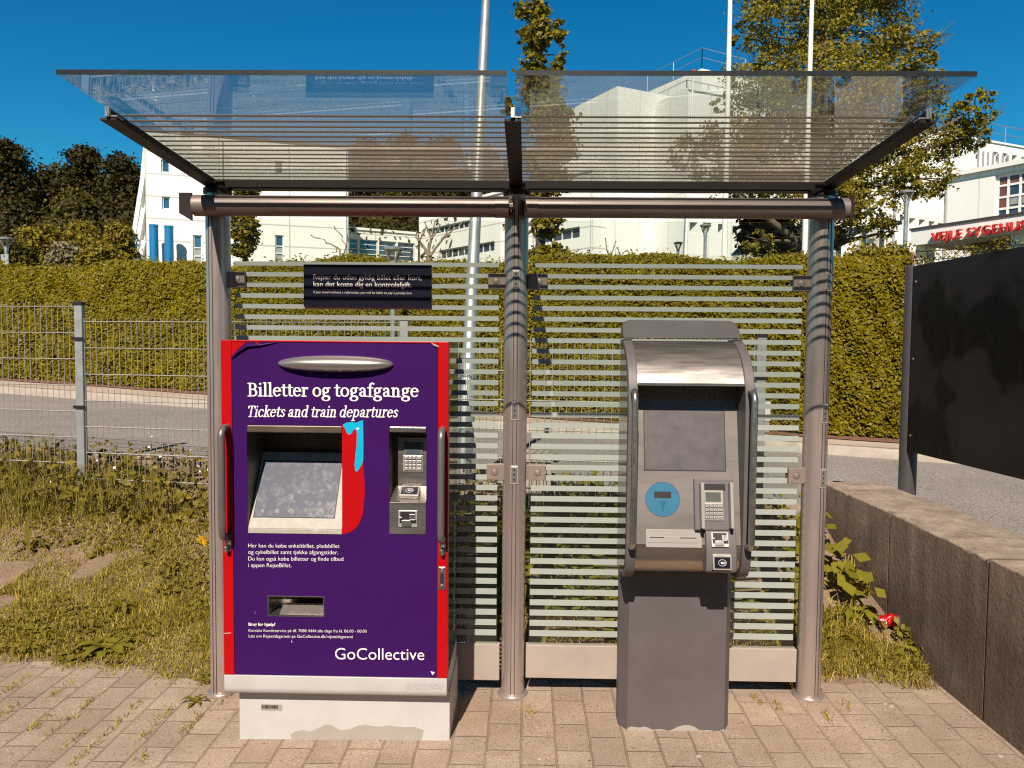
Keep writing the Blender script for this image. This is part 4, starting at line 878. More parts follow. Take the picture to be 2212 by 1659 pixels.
# ------------------------------------------------------------------ mesh fence behind the shelter
FA, FB, FC_ = V3(-3.41, 5.8, 0), V3(-.86, 5.36, 0), V3(1.50, 4.96, 0); FZ = FA+(FA-FB)*1.0
fn = thing('mesh_fence', (FA[0], FA[1], float(H(FA[0], FA[1]))), 'galvanised wire mesh fence stepping down to the right behind the shelter', 'fence')
def panel(a, b, top, h=1.43):
    mb = MB(); d = (b-a)/np.linalg.norm(b-a); L = np.linalg.norm(b-a)-.08; a = a+d*.04; nn = V3(d[1], -d[0], 0)
    n = int(L/.05); r = .0026
    for i in range(n+1): p = a+d*(i*L/n); mb.tube([p+V3(0,0,top-h), p+V3(0,0,top)], r, 4, False)
    for j in range(8):
        z = top-.03-j*.2
        for s in (-1, 1): mb.tube([a+V3(0,0,z)+nn*s*.006, a+d*L+V3(0,0,z)+nn*s*.006], .0034, 4, False)
    return mb.build('mesh_panel', M['wire'], fn)
panel(FZ, FA, 1.895); panel(FA, FB, 1.78); panel(FB, FC_, 1.655)
for p, top in ((FA, 1.90), (FB, 1.79), (FC_, 1.69)):
    gz = float(H(p[0], p[1])); mb = MB(); mb.box(p[0]-.03, p[0]+.03, p[1]-.02, p[1]+.03, gz-.2, top-.025); po = mb.build('post', M['galv'], fn, bevel=.004)
    mb = MB(); mb.box(p[0]-.034, p[0]+.034, p[1]-.024, p[1]+.034, top-.025, top); mb.build('cap', M['black'], po)
    mb = MB()
    for dz in (.28, .80, 1.35): mb.box(p[0]-.045, p[0]+.04, p[1]-.03, p[1]-.0205, top-dz-.012, top-dz+.012)
    mb.build('clip', M['black'], po)
# grey box by the fence
bx_ = at(1150, 1088, 5.35); bz = float(H(bx_[0], bx_[1])); zt_ = at(1160, 985, 5.3)[2]
ub_ = thing('utility_box', (bx_[0], bx_[1], bz), 'low grey concrete utility box by the fence behind the middle post', 'utility box')
mb = MB(); xr_ = at(1190, 1050, 5.35)[0]; mb.box(xr_-.33, xr_, 5.33, 5.62, bz-.1, zt_-.05); mb.build('body', M['panelconc'], ub_, bevel=.008)
mb = MB(); mb.box(xr_-.345, xr_+.015, 5.315, 5.635, zt_-.05, zt_); mb.build('lid', M['panelconc'], ub_, bevel=.008)
mb = MB(); mb.box(xr_+.015, xr_+.06, 5.40, 5.47, zt_-.06, zt_-.005); mb.build('latch', M['black'], ub_, bevel=.006)

# trellis fence with climbers at the hospital entrance
p0, p1 = at(1925, 548, 15), at(2300, 520, 13.2); zt_ = p0[2]; p1 = V3(p1[0], p1[1], zt_)
tf = thing('trellis_fence', (p0[0], p0[1], 1.2), 'black wire trellis fence with thin climbing plants beyond the dark board', 'fence')
d = (p1-p0); L = np.linalg.norm(d); d /= L; mb = MB()
for i in range(int(L/.075)): p = p0+d*i*.075; mb.tube([p-V3(0,0,1.4), p-V3(0,0,.12)], .005, 4, False)
for i in range(int(L/.15)):
    p = p0+d*i*.15; mb.tube([p-V3(0,0,.16), p+d*.15], .005, 4, False); mb.tube([p, p+d*.15-V3(0,0,.16)], .005, 4, False)
for dz in (0, .16): mb.tube([p0-V3(0,0,dz), p1-V3(0,0,dz)], .008, 4)
mb.build('wire_mesh', M['black'], tf)
for x in (1945, 2113):
    p = at(x, 545, 14.6); mb = MB(); mb.bar(V3(p[0], p[1]-.05, .9), V3(p[0], p[1]-.05, zt_+.06), .06); mb.build('post', M['black'], tf)
cl = []
for _ in range(420):
    t = rng.uniform(0, 1)**1.3*.62; p = p0+d*L*t; cl.append(p+V3(rng.normal(0,.08), rng.normal(-.05,.06), -abs(rng.normal(0,.22))+.08*rng.uniform()))
for _ in range(130): p = p0+d*L*rng.uniform(.62, .8); cl.append(p+V3(rng.normal(0,.1), -.05, -abs(rng.normal(0,.2))+.15))
for _ in range(1500):
    q = at(rng.uniform(1840, 1960), rng.uniform(540, 575), 11.5); cl.append(q+rng.normal(size=3)*.08)
cl = np.array(cl); leafobj('climber', cl, unit(rng.normal(size=cl.shape)+V3(0,-.6,.5)), np.concatenate([np.full(550, .024), np.full(len(cl)-550, .03)])*rng.uniform(.6,1.4,len(cl)), LEAF_COL, tf, .7)

# ------------------------------------------------------------------ retaining wall with its joints
WX0, WX1, WZ = 1.945, 2.37, .722
jy = [-1.2, .0, 1.12, 2.16, 3.22, 4.10, 5.05]
rw = thing('retaining_wall', (WX0, 3.2, 0), 'stained concrete retaining wall with crumbling top edge beside the pavement', 'wall')
def wallblock(y0, y1):
    ys_ = np.arange(y0+.006, y1-.006, .035); ys_ = np.append(ys_, y1-.006); mb = MB(); V = []
    for y in ys_:
        c1 = .008+.010*abs(math.sin(y*7.1+math.sin(y*31)))*rng.uniform(.3, 1.2); c2 = c1*rng.uniform(.5, 1.4)
        zt = WZ+.003*math.sin(y*5)+rng.normal(0, .0015)
        V += [(WX0, y, -.25), (WX0, y, .3), (WX0, y, zt-c2), (WX0+c1*.45, y, zt-c2*.45), (WX0+c1, y, zt), (WX0+.2, y, zt+rng.normal(0,.003)), (WX1-.03, y, zt), (WX1, y, zt-.03), (WX1, y, -.25)]
    k = 9; n = len(ys_); F_ = [(i*k+j, i*k+j+1, (i+1)*k+j+1, (i+1)*k+j) for i in range(n-1) for j in range(k-1)]
    F_ += [tuple(range(k)), tuple(range((n-1)*k, n*k))[::-1]]; mb.add(V, F_); return mb.build('wall_section', M['concrete'], rw, 50)
for a_, b_ in zip(jy, jy[1:]): wallblock(a_, b_)
mb = MB()
for y in jy[1:-1]: mb.box(WX0+.014, WX1-.02, y-.0062, y+.0062, -.2, WZ-.03)
mb.build('joint_filler', M['slot'], rw)

# ------------------------------------------------------------------ dark information board on its posts
nb_ = thing('notice_board', (2.37, 4.85, .4), 'large dull black notice board on a dark round post behind the concrete wall', 'notice board')
a, c = at(1978, 576, 4.78), at(2212, 530, 3.85); ex = V3(c[0]-a[0], c[1]-a[1], 0); ex /= np.linalg.norm(ex); nn = V3(ex[1], -ex[0], 0)
if nn[0] > 0: nn = -nn
zb_, zt_ = .966, 2.105; Lb = 2.3; cen = V3(a[0], a[1], (zb_+zt_)/2)+ex*Lb/2
mb = MB(); mb.obox(cen, ex, EZ, nn, Lb/2, (zt_-zb_)/2, .015); mb.build('board_panel', M['board'], nb_, bevel=.003)
for t in (-.045, 1.9):
    p = V3(a[0], a[1], 0)+ex*(t)+nn*-.02; mb = MB(); mb.lathe((p[0], p[1], 0), [(.052, .3), (.052, 2.10), (.046, 2.115), (.02, 2.118)], 24); mb.build('post', M['boardpost'], nb_, 40)
mb = MB()
for dz in (.1, .57, 1.04):
    for t in (.03, 1.15, 2.2): mb.lathe(V3(a[0], a[1], zt_-dz)+ex*t+nn*.015, [(.012, 0), (.010, .004), (.003, .006)], 10, nn)
mb.build('screw', M['boardpost'], nb_)

# ------------------------------------------------------------------ grass and weeds
def patch(x, y): return np.sin(x*2.7+1.3*np.sin(y*3.1))+np.sin(y*4.1+x*1.3+2)+.7*np.sin(x*7.7+y*5.3)+.5*np.sin(x*13.1-y*9.7)
def lawn(name, n, x0, x1, y0, y1, h, w, mat_, thr=-1.2, front=True, lean=(.2, .9)):
    x = rng.uniform(x0, x1, n); y = rng.uniform(y0, y1, n); ok = patch(x, y) > thr
    e = np.array([pave_edge(v) for v in x]) if front else 0*x
    ok &= (y > e+rng.normal(0, .05, n)) & (y < yn(x)-.14)
    x, y = x[ok], y[ok]; k = len(x); P = np.stack([x, y, H(x, y)-.004], 1)
    hh = h*rng.uniform(.45, 1.35, k)*(1+.3*np.clip(patch(x*1.7, y*1.7), -1, 2)); return tag(blades(name, P, hh, w*rng.uniform(.7, 1.4, k), rng.uniform(*lean, k), mat_), kind='stuff')
lawn('grass', 70000, -5.2, -1.0, 3.5, 6.2, .045, .0024, GRASS, -1.6)
lawn('short_grass', 42000, -3.6, -1.2, 3.5, 4.9, .030, .0020, GRASS, -1.5, lean=(.5, 1.3))
lawn('verge_grass', 26000, -1.1, 1.95, 3.65, 5.3, .06, .0024, GRASS, -.3)
lawn('tall_grass', 9000, -5.2, .3, 5.3, 6.5, .17, .003, GRASS_T, -.4, lean=(.1, .7))
lawn('corner_grass', 3000, 1.22, 1.93, 3.5, 4.0, .07, .002, GRASS, -.3, lean=(.5, 1.4))
lawn('corner_grass', 3000, 1.35, 1.93, 4.0, 5.2, .10, .0028, GRASS, -.2, lean=(.3, 1.2))
n = 30000; x = rng.uniform(-5.2, -1.0, n); y = rng.uniform(3.5, 6.2, n); ok = (patch(x+3, y-1) > -.1) & (y > np.array([pave_edge(v) for v in x])) & (y < yn(x)-.3); x, y = x[ok], y[ok]
P_ = np.stack([x, y, H(x, y)+rng.uniform(.005, .045, len(x))], 1); tag(leafobj('clover_leaves', P_, unit(rng.normal(size=P_.shape)*.5+V3(0, -.25, 1)), (.0095+.006*(patch(x*1.4+2, y*1.4) > .6))*rng.uniform(.6, 1.6, len(x)), WEED, None, .75), kind='stuff')
n = 1500; x = rng.uniform(-.9, 1.9, n); y = rng.uniform(4.0, 5.5, n); ok = (patch(x-2, y+2) > -.2) & (y < yn(x)-.1); x, y = x[ok], y[ok]
P_ = np.stack([x, y, H(x, y)+rng.uniform(.03, .22, len(x))], 1); tag(leafobj('bank_leaves', P_, unit(rng.normal(size=P_.shape)*.45+V3(0, -.5, .8)), .038*rng.uniform(.5, 1.4, len(x)), WEED2, None, .85), kind='stuff')
n = 2700; x = rng.uniform(-4.9, .8, n); y = yn(x)-.12-rng.uniform(0, .75, n); P_ = np.stack([x, y, H(x, y)+rng.uniform(.02, .19, n)], 1)
tag(leafobj('fence_weeds', P_, unit(rng.normal(size=P_.shape)*.6+V3(0, -.5, .7)), .026*rng.uniform(.5, 1.5, n), WEED, None, .7), kind='stuff')
# white flowers in the fence weeds
n = 26; x = rng.uniform(-4.4, -.3, n); y = rng.uniform(5.5, 6.1, n); P_ = np.stack([x, y, H(x, y)+rng.uniform(.15, .32, n)], 1)
tag(leafobj('white_flowers', P_, unit(rng.normal(size=P_.shape)*.4+V3(0, -.8, .6)), .011*rng.uniform(.6, 1.3, n), M['white_print'], None, 1.0), kind='stuff')
# grass in the joints of the paving
pts = []
for x0, y0, L in ((-2.15,3.55,.18),(-1.95,3.42,.42),(-1.72,3.35,.55),(-1.55,3.30,.3),(-2.4,3.6,.25),(-2.25,3.3,.12),(-1.40,3.22,.18),(-1.82,3.08,.14),(-2.05,3.2,.12),(-1.35,3.45,.12),(-1.48,2.9,.06),(-1.62,2.72,.05),(-2.5,3.4,.15),(.02,3.30,.06),(1.05,3.45,.10),(1.12,3.36,.08),(1.42,3.42,.12),(.9,3.42,.05),(1.3,3.3,.1)):
    k = int(150*L)+18
    for _ in range(k): t = rng.uniform(0, 1); pts.append((x0+rng.normal(0,.012)+.0*t, y0-L*t+rng.normal(0,.02), SL*x0+.003))
P_ = np.array(pts); tag(blades('joint_grass', P_, 0.022*rng.uniform(.5, 1.7, len(P_)), .0015*rng.uniform(.7, 1.4, len(P_)), rng.uniform(.4, 1.4, len(P_)), GRASS), kind='stuff')
def rosette(name, label, cat, loc, n, L, w, rise, mat_, group=None, notch=0, stem=0):
    o_ = V3(*loc); mb = MB()
    for i in range(n):
        a = 2*math.pi*(i+rng.uniform(-.3, .3))/n; d = V3(math.cos(a), math.sin(a), 0); s = V3(-math.sin(a), math.cos(a), 0); l = L*rng.uniform(.65, 1.1); rr = rise*rng.uniform(.6, 1.4); V = []
        for k in range(9):
            t = k/8; c = o_+d*l*t+V3(0, 0, stem+rr*l*(t*1.6-1.5*t*t)); ww = w*math.sin(math.pi*min(1, t*.9+.06))**.8*(1-notch*(k % 2)); V += [c-s*ww+V3(0,0,.25*ww), c, c+s*ww+V3(0,0,.25*ww)]
        F_ = [(k*3+j, k*3+j+1, k*3+j+4, k*3+j+3) for k in range(8) for j in range(2)]; mb.add(V, F_)
    ob = mb.build(name, mat_, None, 80); ob['label'] = label; ob['category'] = cat
    if group: ob['group'] = group
    return ob
def gl(x, y):                                            # where the line of sight meets the ground
    d = ray(x, y)/ray(x, y)[1]; t = np.arange(2.2, 14, .005); P = np.array([0, 0, EYE])+d*t[:, None]; k = int(np.argmax(P[:, 2] < H(P[:, 0], P[:, 1])+.003)); return P[k]
for lab, x, y, n, L, w, rise, nt_ in (('broad-leaved dock plant lying over the front edge of the paving', 232, 1405, 9, .17, .028, .5, 0), ('dandelion rosette of jagged leaves at the left edge by the paving', 85, 1370, 9, .13, .018, .7, .5), ('pale green weed standing in the dark patch at the left edge', 62, 1190, 6, .16, .022, 1.6, .3),
      ('small jagged weed at the foot of the left post', 420, 1520, 7, .075, .010, .7, .5), ('weed rosette in the middle of the lawn below the fence', 300, 1130, 8, .12, .018, .9, .4), ('dark leafy weed right of the bare soil patch', 370, 1240, 8, .11, .016, 1.0, .4),
      ('large dandelion rosette between right post and concrete wall', 1845, 1335, 9, .17, .026, .7, .5), ('broad-leaved weed beside the right post foot', 1800, 1390, 8, .13, .02, .9, .3), ('jagged weed beside the crushed red can', 1895, 1350, 7, .12, .018, .9, .5), ('dark leafy weed below the bare soil patch on the lawn', 265, 1320, 8, .13, .02, .8, .4)):
    rosette('weed_plant', lab, 'weed', gl(x, y), n, L, w, rise, WEED2 if n == 9 else WEED, 'weeds around the shelter', nt_)
def leafy_stems(name, label, cat, locs, h, nl, ls, lean=(0, 0, 0)):
    o = thing(name, locs[0], label, cat, 'weeds around the shelter'); mb = MB(); C = []
    for l in locs:
        l = V3(*l); hh = h*rng.uniform(.6, 1.1); tip = l+V3(rng.normal(0,.04), rng.normal(0,.04), hh)+V3(*lean)*hh; mb = MB(); mb.tube([l, (l+tip)/2+rng.normal(size=3)*.01, tip], [.004, .003, .0015], 5); mb.build('stem', WEED, o)
        for i in range(nl):
            t = rng.uniform(.15, 1); C.append(l+(tip-l)*t+V3(*(rng.normal(size=3)*V3(.035, .035, .012))))
    C = np.array(C); leafobj('foliage', C, unit(rng.normal(size=C.shape)*.45+V3(-.1, -.35, .9)), ls*rng.uniform(.6, 1.3, len(C)), WEED2, o, .6)
leafy_stems('nettle_clump', 'dark nettle clump growing along the foot of the concrete wall', 'weed', [gl(x, y) for x, y in ((1958,1390),(1966,1397),(1978,1408),(1988,1420),(1998,1432),(1955,1400),(1972,1420),(1984,1440))], .11, 13, .021)
leafy_stems('bramble_shoot', 'leaning leafy shoot with its shadow against the concrete wall', 'weed', [gl(1868, 1290), gl(1872, 1293)], .20, 9, .017, (.25, -.1, 0))
leafy_stems('ivy_patch', 'light green leafy patch growing behind the right post', 'weed', [gl(x, y) for x, y in ((1795,1240),(1810,1250),(1830,1245),(1850,1255),(1800,1275),(1825,1280),(1860,1265),(1790,1215))], .08, 8, .019)
leafy_stems('bush_shoots', 'leafy shoots behind the right glass panel next to the wall end', 'weed', [gl(x, y) for x, y in ((1650,1180),(1680,1160),(1700,1150),(1720,1170),(1735,1140),(1665,1130),(1690,1200),(1715,1220),(1640,1210))], .30, 22, .022)
P_ = gl(437, 1178); dn = thing('dandelion', P_, 'yellow dandelion flower on the grass beside the left post', 'flower'); mb = MB(); tp = V3(P_[0], P_[1], P_[2]+.03); mb.tube([P_, tp], .003, 6); mb.build('stem', WEED, dn)
mb = MB()
for i in range(46):
    a = i*2.4; r = .034*math.sqrt((i+1)/46); d_ = V3(math.cos(a), -.25*math.sin(a), .85*math.sin(a)); c = tp+d_*r*.5+V3(0, -.004, .008*(1-i/46)); mb.bar(c, c+d_*.02*(.4+i/46)+V3(0, -.004, .006*(1-i/46)), .009, .0015)
mb.build('petals', M['yellow'], dn)
# litter by the wall
P_ = gl(1912, 1356); cn = thing('crushed_can', P_+V3(0,0,.0), 'crushed red drinks can lying on the soil at the foot of the wall', 'can')
ax = V3(.93, -.32, .12); ax /= np.linalg.norm(ax); c0 = P_+V3(-.035, 0, .032)
def crushed(prof, n=26):
    ref = V3(0,0,1); x = np.cross(ref, ax); x /= np.linalg.norm(x); y = np.cross(ax, x); V = []
    for r, h in prof:
        for j in range(n):
            a = 2*math.pi*j/n; q = r*(1-.32*math.exp(-((h-.055)/.018)**2)*(1+.8*math.cos(a*2+.6))*.7+.06*math.sin(a*5+h*200)); V.append(c0+ax*h+(x*math.cos(a)+y*math.sin(a))*q+V3(0,0,.012*math.exp(-((h-.06)/.02)**2)))
    return V, [(i*n+j, i*n+(j+1)%n, (i+1)*n+(j+1)%n, (i+1)*n+j) for i in range(len(prof)-1) for j in range(n)]
mb = MB(); mb.add(*crushed([(.033, .006+.006*i) for i in range(15)])); mb.build('can_body', M['can'], cn, 35)
mb = MB(); mb.add(*crushed([(.001, .004), (.022, .004), (.026, .0), (.033, .0055)])); mb.add(*crushed([(.033, .091), (.027, .099), (.022, .097), (.001, .097)])); mb.build('can_end', M['tin'], cn, 35)
mb = MB(); mb.add(*[f_ for f_ in crushed([(.0337, .026), (.0337, .036)])]); mb.f = [q for i, q in enumerate(mb.f) if 12 <= i % 26 <= 22]; mb.build('white_band', M['white_print'], cn)
P_ = gl(1884, 1352); mb = MB(); mb.add([P_+V3(*q) for q in ((-.03,-.01,.012),(.0,-.016,.026),(.032,-.008,.022),(.03,.014,.03),(-.005,.018,.034),(-.035,.01,.018))], [(0,1,4,5),(1,2,3,4)]); o = mb.build('plastic_scrap', M['lightpl'], None, 80); so_ = o.modifiers.new('s', 'SOLIDIFY'); so_.thickness = .003
tag(o, 'pale plastic scrap beside the crushed red can', 'litter')
P_ = gl(1841, 1450); mb = MB(); mb.tube([P_+V3(-.016, .003, .005), P_+V3(.016, -.003, .005)], .0042, 10); tag(mb.build('cigarette_butt', M['sticker'], None, 40), 'cigarette butt on the pavement below the corner grass', 'litter')
for lab, x, y, r in (('pale pebble nearest the wall on the right paving', 1925, 1527, .012), ('pale pebble left of the pair on the right paving', 1912, 1521, .010), ('tiny pale pebble in front of the right machine foot', 1509, 1635, .012), ('pale pebble at the lower right corner of the picture', 2160, 1635, .014), ('small dark pebble at the lower left of the cabinet base', 1166, 1640, .010)):
    P_ = gl(x, y); mb = MB(); mb.lathe(P_-V3(0,0,.001), [(r*.5, 0), (r, r*.3), (r*.8, r*.6), (r*.3, r*.75)], 9); tag(mb.build('pebble', M['kerb'], None, 60), lab, 'stone', 'loose pebbles on the paving')
# marker plate at the hedge foot
P_ = at(1652, 937, 9.35); hm = thing('hydrant_marker', (P_[0], P_[1], float(zroad(P_[0]))+.1), 'small hydrant marker post at the hedge foot seen through the right glass', 'marker post')
mb = MB(); mb.box(P_[0]-.05, P_[0]+.05, P_[1], P_[1]+.05, float(zroad(P_[0]))+.08, P_[2]+.40); mb.build('post', M['galv'], hm)
mb = MB(); mb.box(P_[0]-.058, P_[0]+.058, P_[1]-.012, P_[1]-.002, P_[2]+.16, P_[2]+.39); mb.build('plate', M['offwhite'], hm)

# ------------------------------------------------------------------ glass shelter
PX, PY, PR = (-1.391, -.052, 1.293), 3.45, .053
sh = thing('ticket_shelter', (PX[1], PY, 0), 'glass shelter of three round metal posts with a striped glass roof over two ticket machines', 'shelter')
def post(i):
    x = PX[i]; g0 = SL*x; mb = MB(); mb.lathe((x, PY, 0), [(PR, g0+.004), (PR, 2.262)], 36); p = mb.build('post', M['alu'], sh, 40)
    mb = MB(); mb.lathe((x, PY, 0), [(PR+.0005, 2.262), (PR+.008, 2.262), (PR+.008, 2.284), (PR+.002, 2.29)], 36); mb.build('cap', M['alu_dark'], p, 40)
    mb = MB(); mb.lathe((x, PY, 0), [(.069, g0+.002), (.069, g0+.012), (.066, g0+.016), (PR, g0+.016)], 36); mb.build('foot_ring', M['alu'], p, 40)
    da = (-.16, .02, .42)[i]; fx = lambda a: (x+PR*math.sin(a), PY-PR*math.cos(a)); a0 = (-.30, .0, .38)[i]; mb = MB()
    for a in (a0-.16, a0+.16):
        c = fx(a); mb.bar((c[0], c[1], g0+.02), (c[0], c[1], 2.2), .0022, .004)
    mb.build('seam', M['slot'], p)
    for z in ((1.89, 1.31, 1.024) if i else ()):
        c = V3(*fx(a0), 0); n = V3(math.sin(a0), -math.cos(a0), 0); ex = V3(math.cos(a0), math.sin(a0), 0)
        mb = MB(); mb.obox(c+V3(0,0,z)+n*.001, ex, EZ, n, .0135, .036, .003); hp = mb.build('hinge_plate', M['satin'], p, bevel=.001)
        mb = MB()
        for dz in (-.022, 0, .022): mb.lathe(c+V3(0,0,z+dz)+n*.004, [(.0045, 0), (.003, .0008)], 10, n)
        mb.build('screw_hole', M['slot'], hp)
        mb = MB(); mb.obox(c+V3(0,0,z)+n*.0002, ex, EZ, n, .0165, .042, .0016); mb.build('adhesive_mark', M['sticker'], hp)
    mb = MB(); mb.box(x-.035, x+.035, PY-.03, PY+.05, 2.286, 2.318); mb.build('neck', M['alu_dark'], p)
for i in range(3): post(i)
zroof = lambda y: 2.398-.056*(y-2.3)
for i in range(3):
    x = PX[i]+(-.012, -.003, .008)[i]; a, b = V3(x, 2.575, zroof(2.575)-.041), V3(x, 3.52, zroof(3.52)-.041); d = b-a; d /= np.linalg.norm(d); up = np.cross(EXX, d); L = np.linalg.norm(b-a); c = (a+b)/2
    mb = MB(); mb.obox(c, EXX, d, up, .028, L/2, .004); mb.obox(c+up*.019, EXX, d, up, .006, L/2-.004, .0148)
    ar = mb.build('roof_arm', M['alu_dark'], sh)
    mb = MB(); mb.obox(a+up*.022-d*.004, EXX, d, up, .0068, .006, .017); mb.obox(a+up*.010+EXX*(.018 if i != 2 else -.018)+d*.02, EXX, d, up, .011, .02, .003); mb.build('end_clamp', M['satin'], ar, bevel=.001)
def roofpane(x0, x1):
    y0, y1 = 2.30, 3.50; mb = MB(); mb.prism([(x0, y0, zroof(y0)-.006), (x1, y0, zroof(y0)-.006), (x1, y0, zroof(y0)+.006), (x0, y0, zroof(y0)+.006)], (0, y1-y0, zroof(y1)-zroof(y0)))
    p = mb.build('roof_glass', M['roofglass'], sh)
    mb = MB()
    for k in range(15):
        y = 2.643+.0536*k; mb.prism([(x0+.012, y-.009, zroof(y-.009)-.0068), (x1-.012, y-.009, zroof(y-.009)-.0068), (x1-.012, y-.009, zroof(y-.009)-.0075), (x0+.012, y-.009, zroof(y-.009)-.0075)], (0, .018, -.056*.018))
    mb.build('roof_stripes', M['frit_roof'], p)
    mb = MB(); mb.box(x0, x1, y0-.003, y0-.0008, zroof(y0)-.0072, zroof(y0)+.0072)
    mb.build('edge_seal', M['edge'], p)
roofpane(-1.406, -.068); roofpane(-.043, 1.297)
mb = MB(); mb.box(PX[0]-.02, PX[2]+.02, 3.44, 3.50, 2.287, 2.327); mb.build('rear_beam', M['alu_dark'], sh)
TY, TZ, TR = 3.375, 2.199, .0445
for x0, x1 in ((-1.462, -.086), (-.018, 1.372)):
    mb = MB(); mb.tube([(x0+.06, TY, TZ), (x1-.06, TY, TZ)], TR, 32); tb_ = mb.build('cross_tube', M['tube'], sh, 40)
    for a, b in ((x0, x0+.0595), (x1-.0595, x1)):
        mb = MB(); mb.tube([(a, TY, TZ), (b, TY, TZ)], TR+.0015, 32); mb.build('collar', M['tube'], tb_, 40)
for s, x, k_ in ((-1, -1.464, .055), (1, 1.374, .018)):
    mb = MB(); mb.prism([(x, TY-.03, TZ+.05), (x+s*k_, TY-.03, TZ+.05), (x+s*k_, TY-.03, TZ-.038), (x, TY-.03, TZ-.07), (x-s*.05, TY+.03, TZ-.09)][:4], (0, .012, 0)); mb.box(min(x, x+s*.02), max(x, x+s*.02), TY-.018, TY+.05, TZ-.03, TZ+.03)
    mb.build('end_bracket', M['alu_dark'], sh)
mb = MB(); mb.box(-.058, -.046, TY-.05, TY+.03, TZ-.035, TZ+.045); mb.box(-.084, -.06, TY-.035, TY+.0, TZ-.01, TZ+.012); mb.box(-.080, -.062, TY-.03, TY+.0, TZ+.018, TZ+.03); mb.build('tube_clamp', M['alu'], sh, bevel=.002)
def wallpane(x0, x1):
    mb = MB(); mb.box(x0, x1, PY, PY+.008, .236, 2.152); p = mb.build('glass_panel', M['glass'], sh)
    mb = MB()
    for k in range(36):
        z = 1.956-.04766*k; h = .0095+.0042*k/35; mb.box(x0+.004, x1-.004, PY-.0016, PY-.0004, z-h, z+h)
    mb.build('glass_stripes', M['frit'], p)
    mb = MB(); mb.box(x0-.012, x1+.012, PY-.012, PY+.025, .083+SL*x0, .2355); bp = mb.build('base_panel', M['panelconc'], sh, bevel=.003)
wallpane(-1.322, -.125); wallpane(.019, 1.222)
for x0, x1, s in ((-1.345, -1.266, -1), (-.176, -.098, 1), (.009, .087, -1), (1.172, 1.250, 1)):
    for z in (1.883, 1.029):
        mb = MB(); mb.box(x0, x1, PY-.022, PY-.0035, z-.0345, z+.0345); mb.box(x0, x1, PY+.010, PY+.024, z-.0345, z+.0345); e = x0-.008 if s < 0 else x1; mb.box(e, e+.008, PY-.02, PY+.022, z-.032, z+.032)
        cl_ = mb.build('glass_clamp', M['clamp'], sh, bevel=.0015)
        xc = (x0+x1)/2-s*.004; mb = MB(); mb.lathe((xc, PY-.022, z), [(.0135, -.0005), (.0135, .0006), (.0125, .0012), (.002, .0012)], 24, (0, -1, 0)); lk_ = mb.build('lock_disc', M['clamp'], cl_, 40)
        mb = MB()
        ring = [(xc+.0142*math.cos(a), PY-.0224, z+.0142*math.sin(a)) for a in np.linspace(0, 2*math.pi, 25)]; mb.tube(ring, .0009, 5, False)
        for q in (-.007, .007): mb.lathe((xc+q, PY-.0232, z+q*.4), [(.0018, 0), (.001, .0004)], 8, (0, -1, 0))
        mb.build('pin_hole', M['slot'], cl_)
# notice on the glass
a, c = at(656, 571, 3.44), at(932, 664, 3.44)
sg = thing('notice_sign', (a[0], 3.44, c[2]), 'dark notice with white warning text stuck on the left glass panel', 'sign')
mb = MB(); mb.box(a[0], c[0], 3.438, 3.4475, c[2], a[2]); mb.build('sign_plate', M['navy'], sg)
for body, (xa, ya), (xb, yb), mt, bold, shr in (('Rejser du uden gyldig billet eller kort,', (677, 603), (911, 605.3), 'white_print', .0, 0), ('kan det koste dig en kontrolafgift.', (677, 618.8), (889, 620.6), 'white_print', .018, 0), ('If you travel without a valid ticket, you will be liable to pay a penalty fare.', (677, 633.2), (890, 635.6), 'white_print', .0, .25)):
    letter('lettering', font_tris(body, bold, shr), at(xa, ya, 3.437), at(xb, yb, 3.437), EZ, EN, M[mt], sg)

# ------------------------------------------------------------------ purple ticket machine
YF, YBASE = 2.964, 3.026
fz = lambda x, y: at(x, y, YF)
tm = thing('ticket_machine', (-.745, 3.2, 0), 'wide purple and red ticket machine with a slanted touch screen on a white foot', 'ticket machine')
X0, X1 = -1.189, -.303
def plate(name, x0, x1, z0, z1, y, holes, th, mat_, parent):
    mb = MB(); xb = sorted({x0, x1} | {q for h in holes for q in h[:2]}); zb = sorted({z0, z1} | {q for h in holes for q in h[2:]})
    for i in range(len(xb)-1):
        for j in range(len(zb)-1):
            a, b, c, d = xb[i], xb[i+1], zb[j], zb[j+1]
            if any(h[0] <= (a+b)/2 <= h[1] and h[2] <= (c+d)/2 <= h[3] for h in holes): continue
            mb.add([(a,y,c),(b,y,c),(b,y,d),(a,y,d)], [(0,1,2,3)])
    for a, b, c, d in list(holes)+[(x0, x1, z0, z1)]:
        for p, q in (((a,c),(b,c)),((b,c),(b,d)),((b,d),(a,d)),((a,d),(a,c))): mb.add([(p[0],y,p[1]),(q[0],y,q[1]),(q[0],y+th,q[1]),(p[0],y+th,p[1])], [(0,1,2,3)])
    me = bpy.data.meshes.new(name); o_ = ORG(parent); me.from_pydata([(p[0]-o_[0], p[1]-o_[1], p[2]-o_[2]) for p in mb.v], [], mb.f); me.materials.append(mat_); me.update(); return link(name, me, parent)
hS = (-1.0905, -.7165, .8535, 1.281); hP = (-.533, -.3875, .857, 1.281); hT = (-1.0095, -.792, .527, .603)
door = plate('door_panel', -1.1465, -.3445, .2865, 1.6035, YF, [hS, hP, hT], .02, M['purple'], tm)
mb = MB(); mb.box(X0, -1.1475, YF-.003, YF+.05, .2865, 1.611); mb.box(-.3435, X1, YF-.003, YF+.05, .2865, 1.611); mb.box(-1.1475, -.3435, YF-.003, YF+.05, 1.6045, 1.611); mb.build('red_frame', M['red'], tm, bevel=.002)
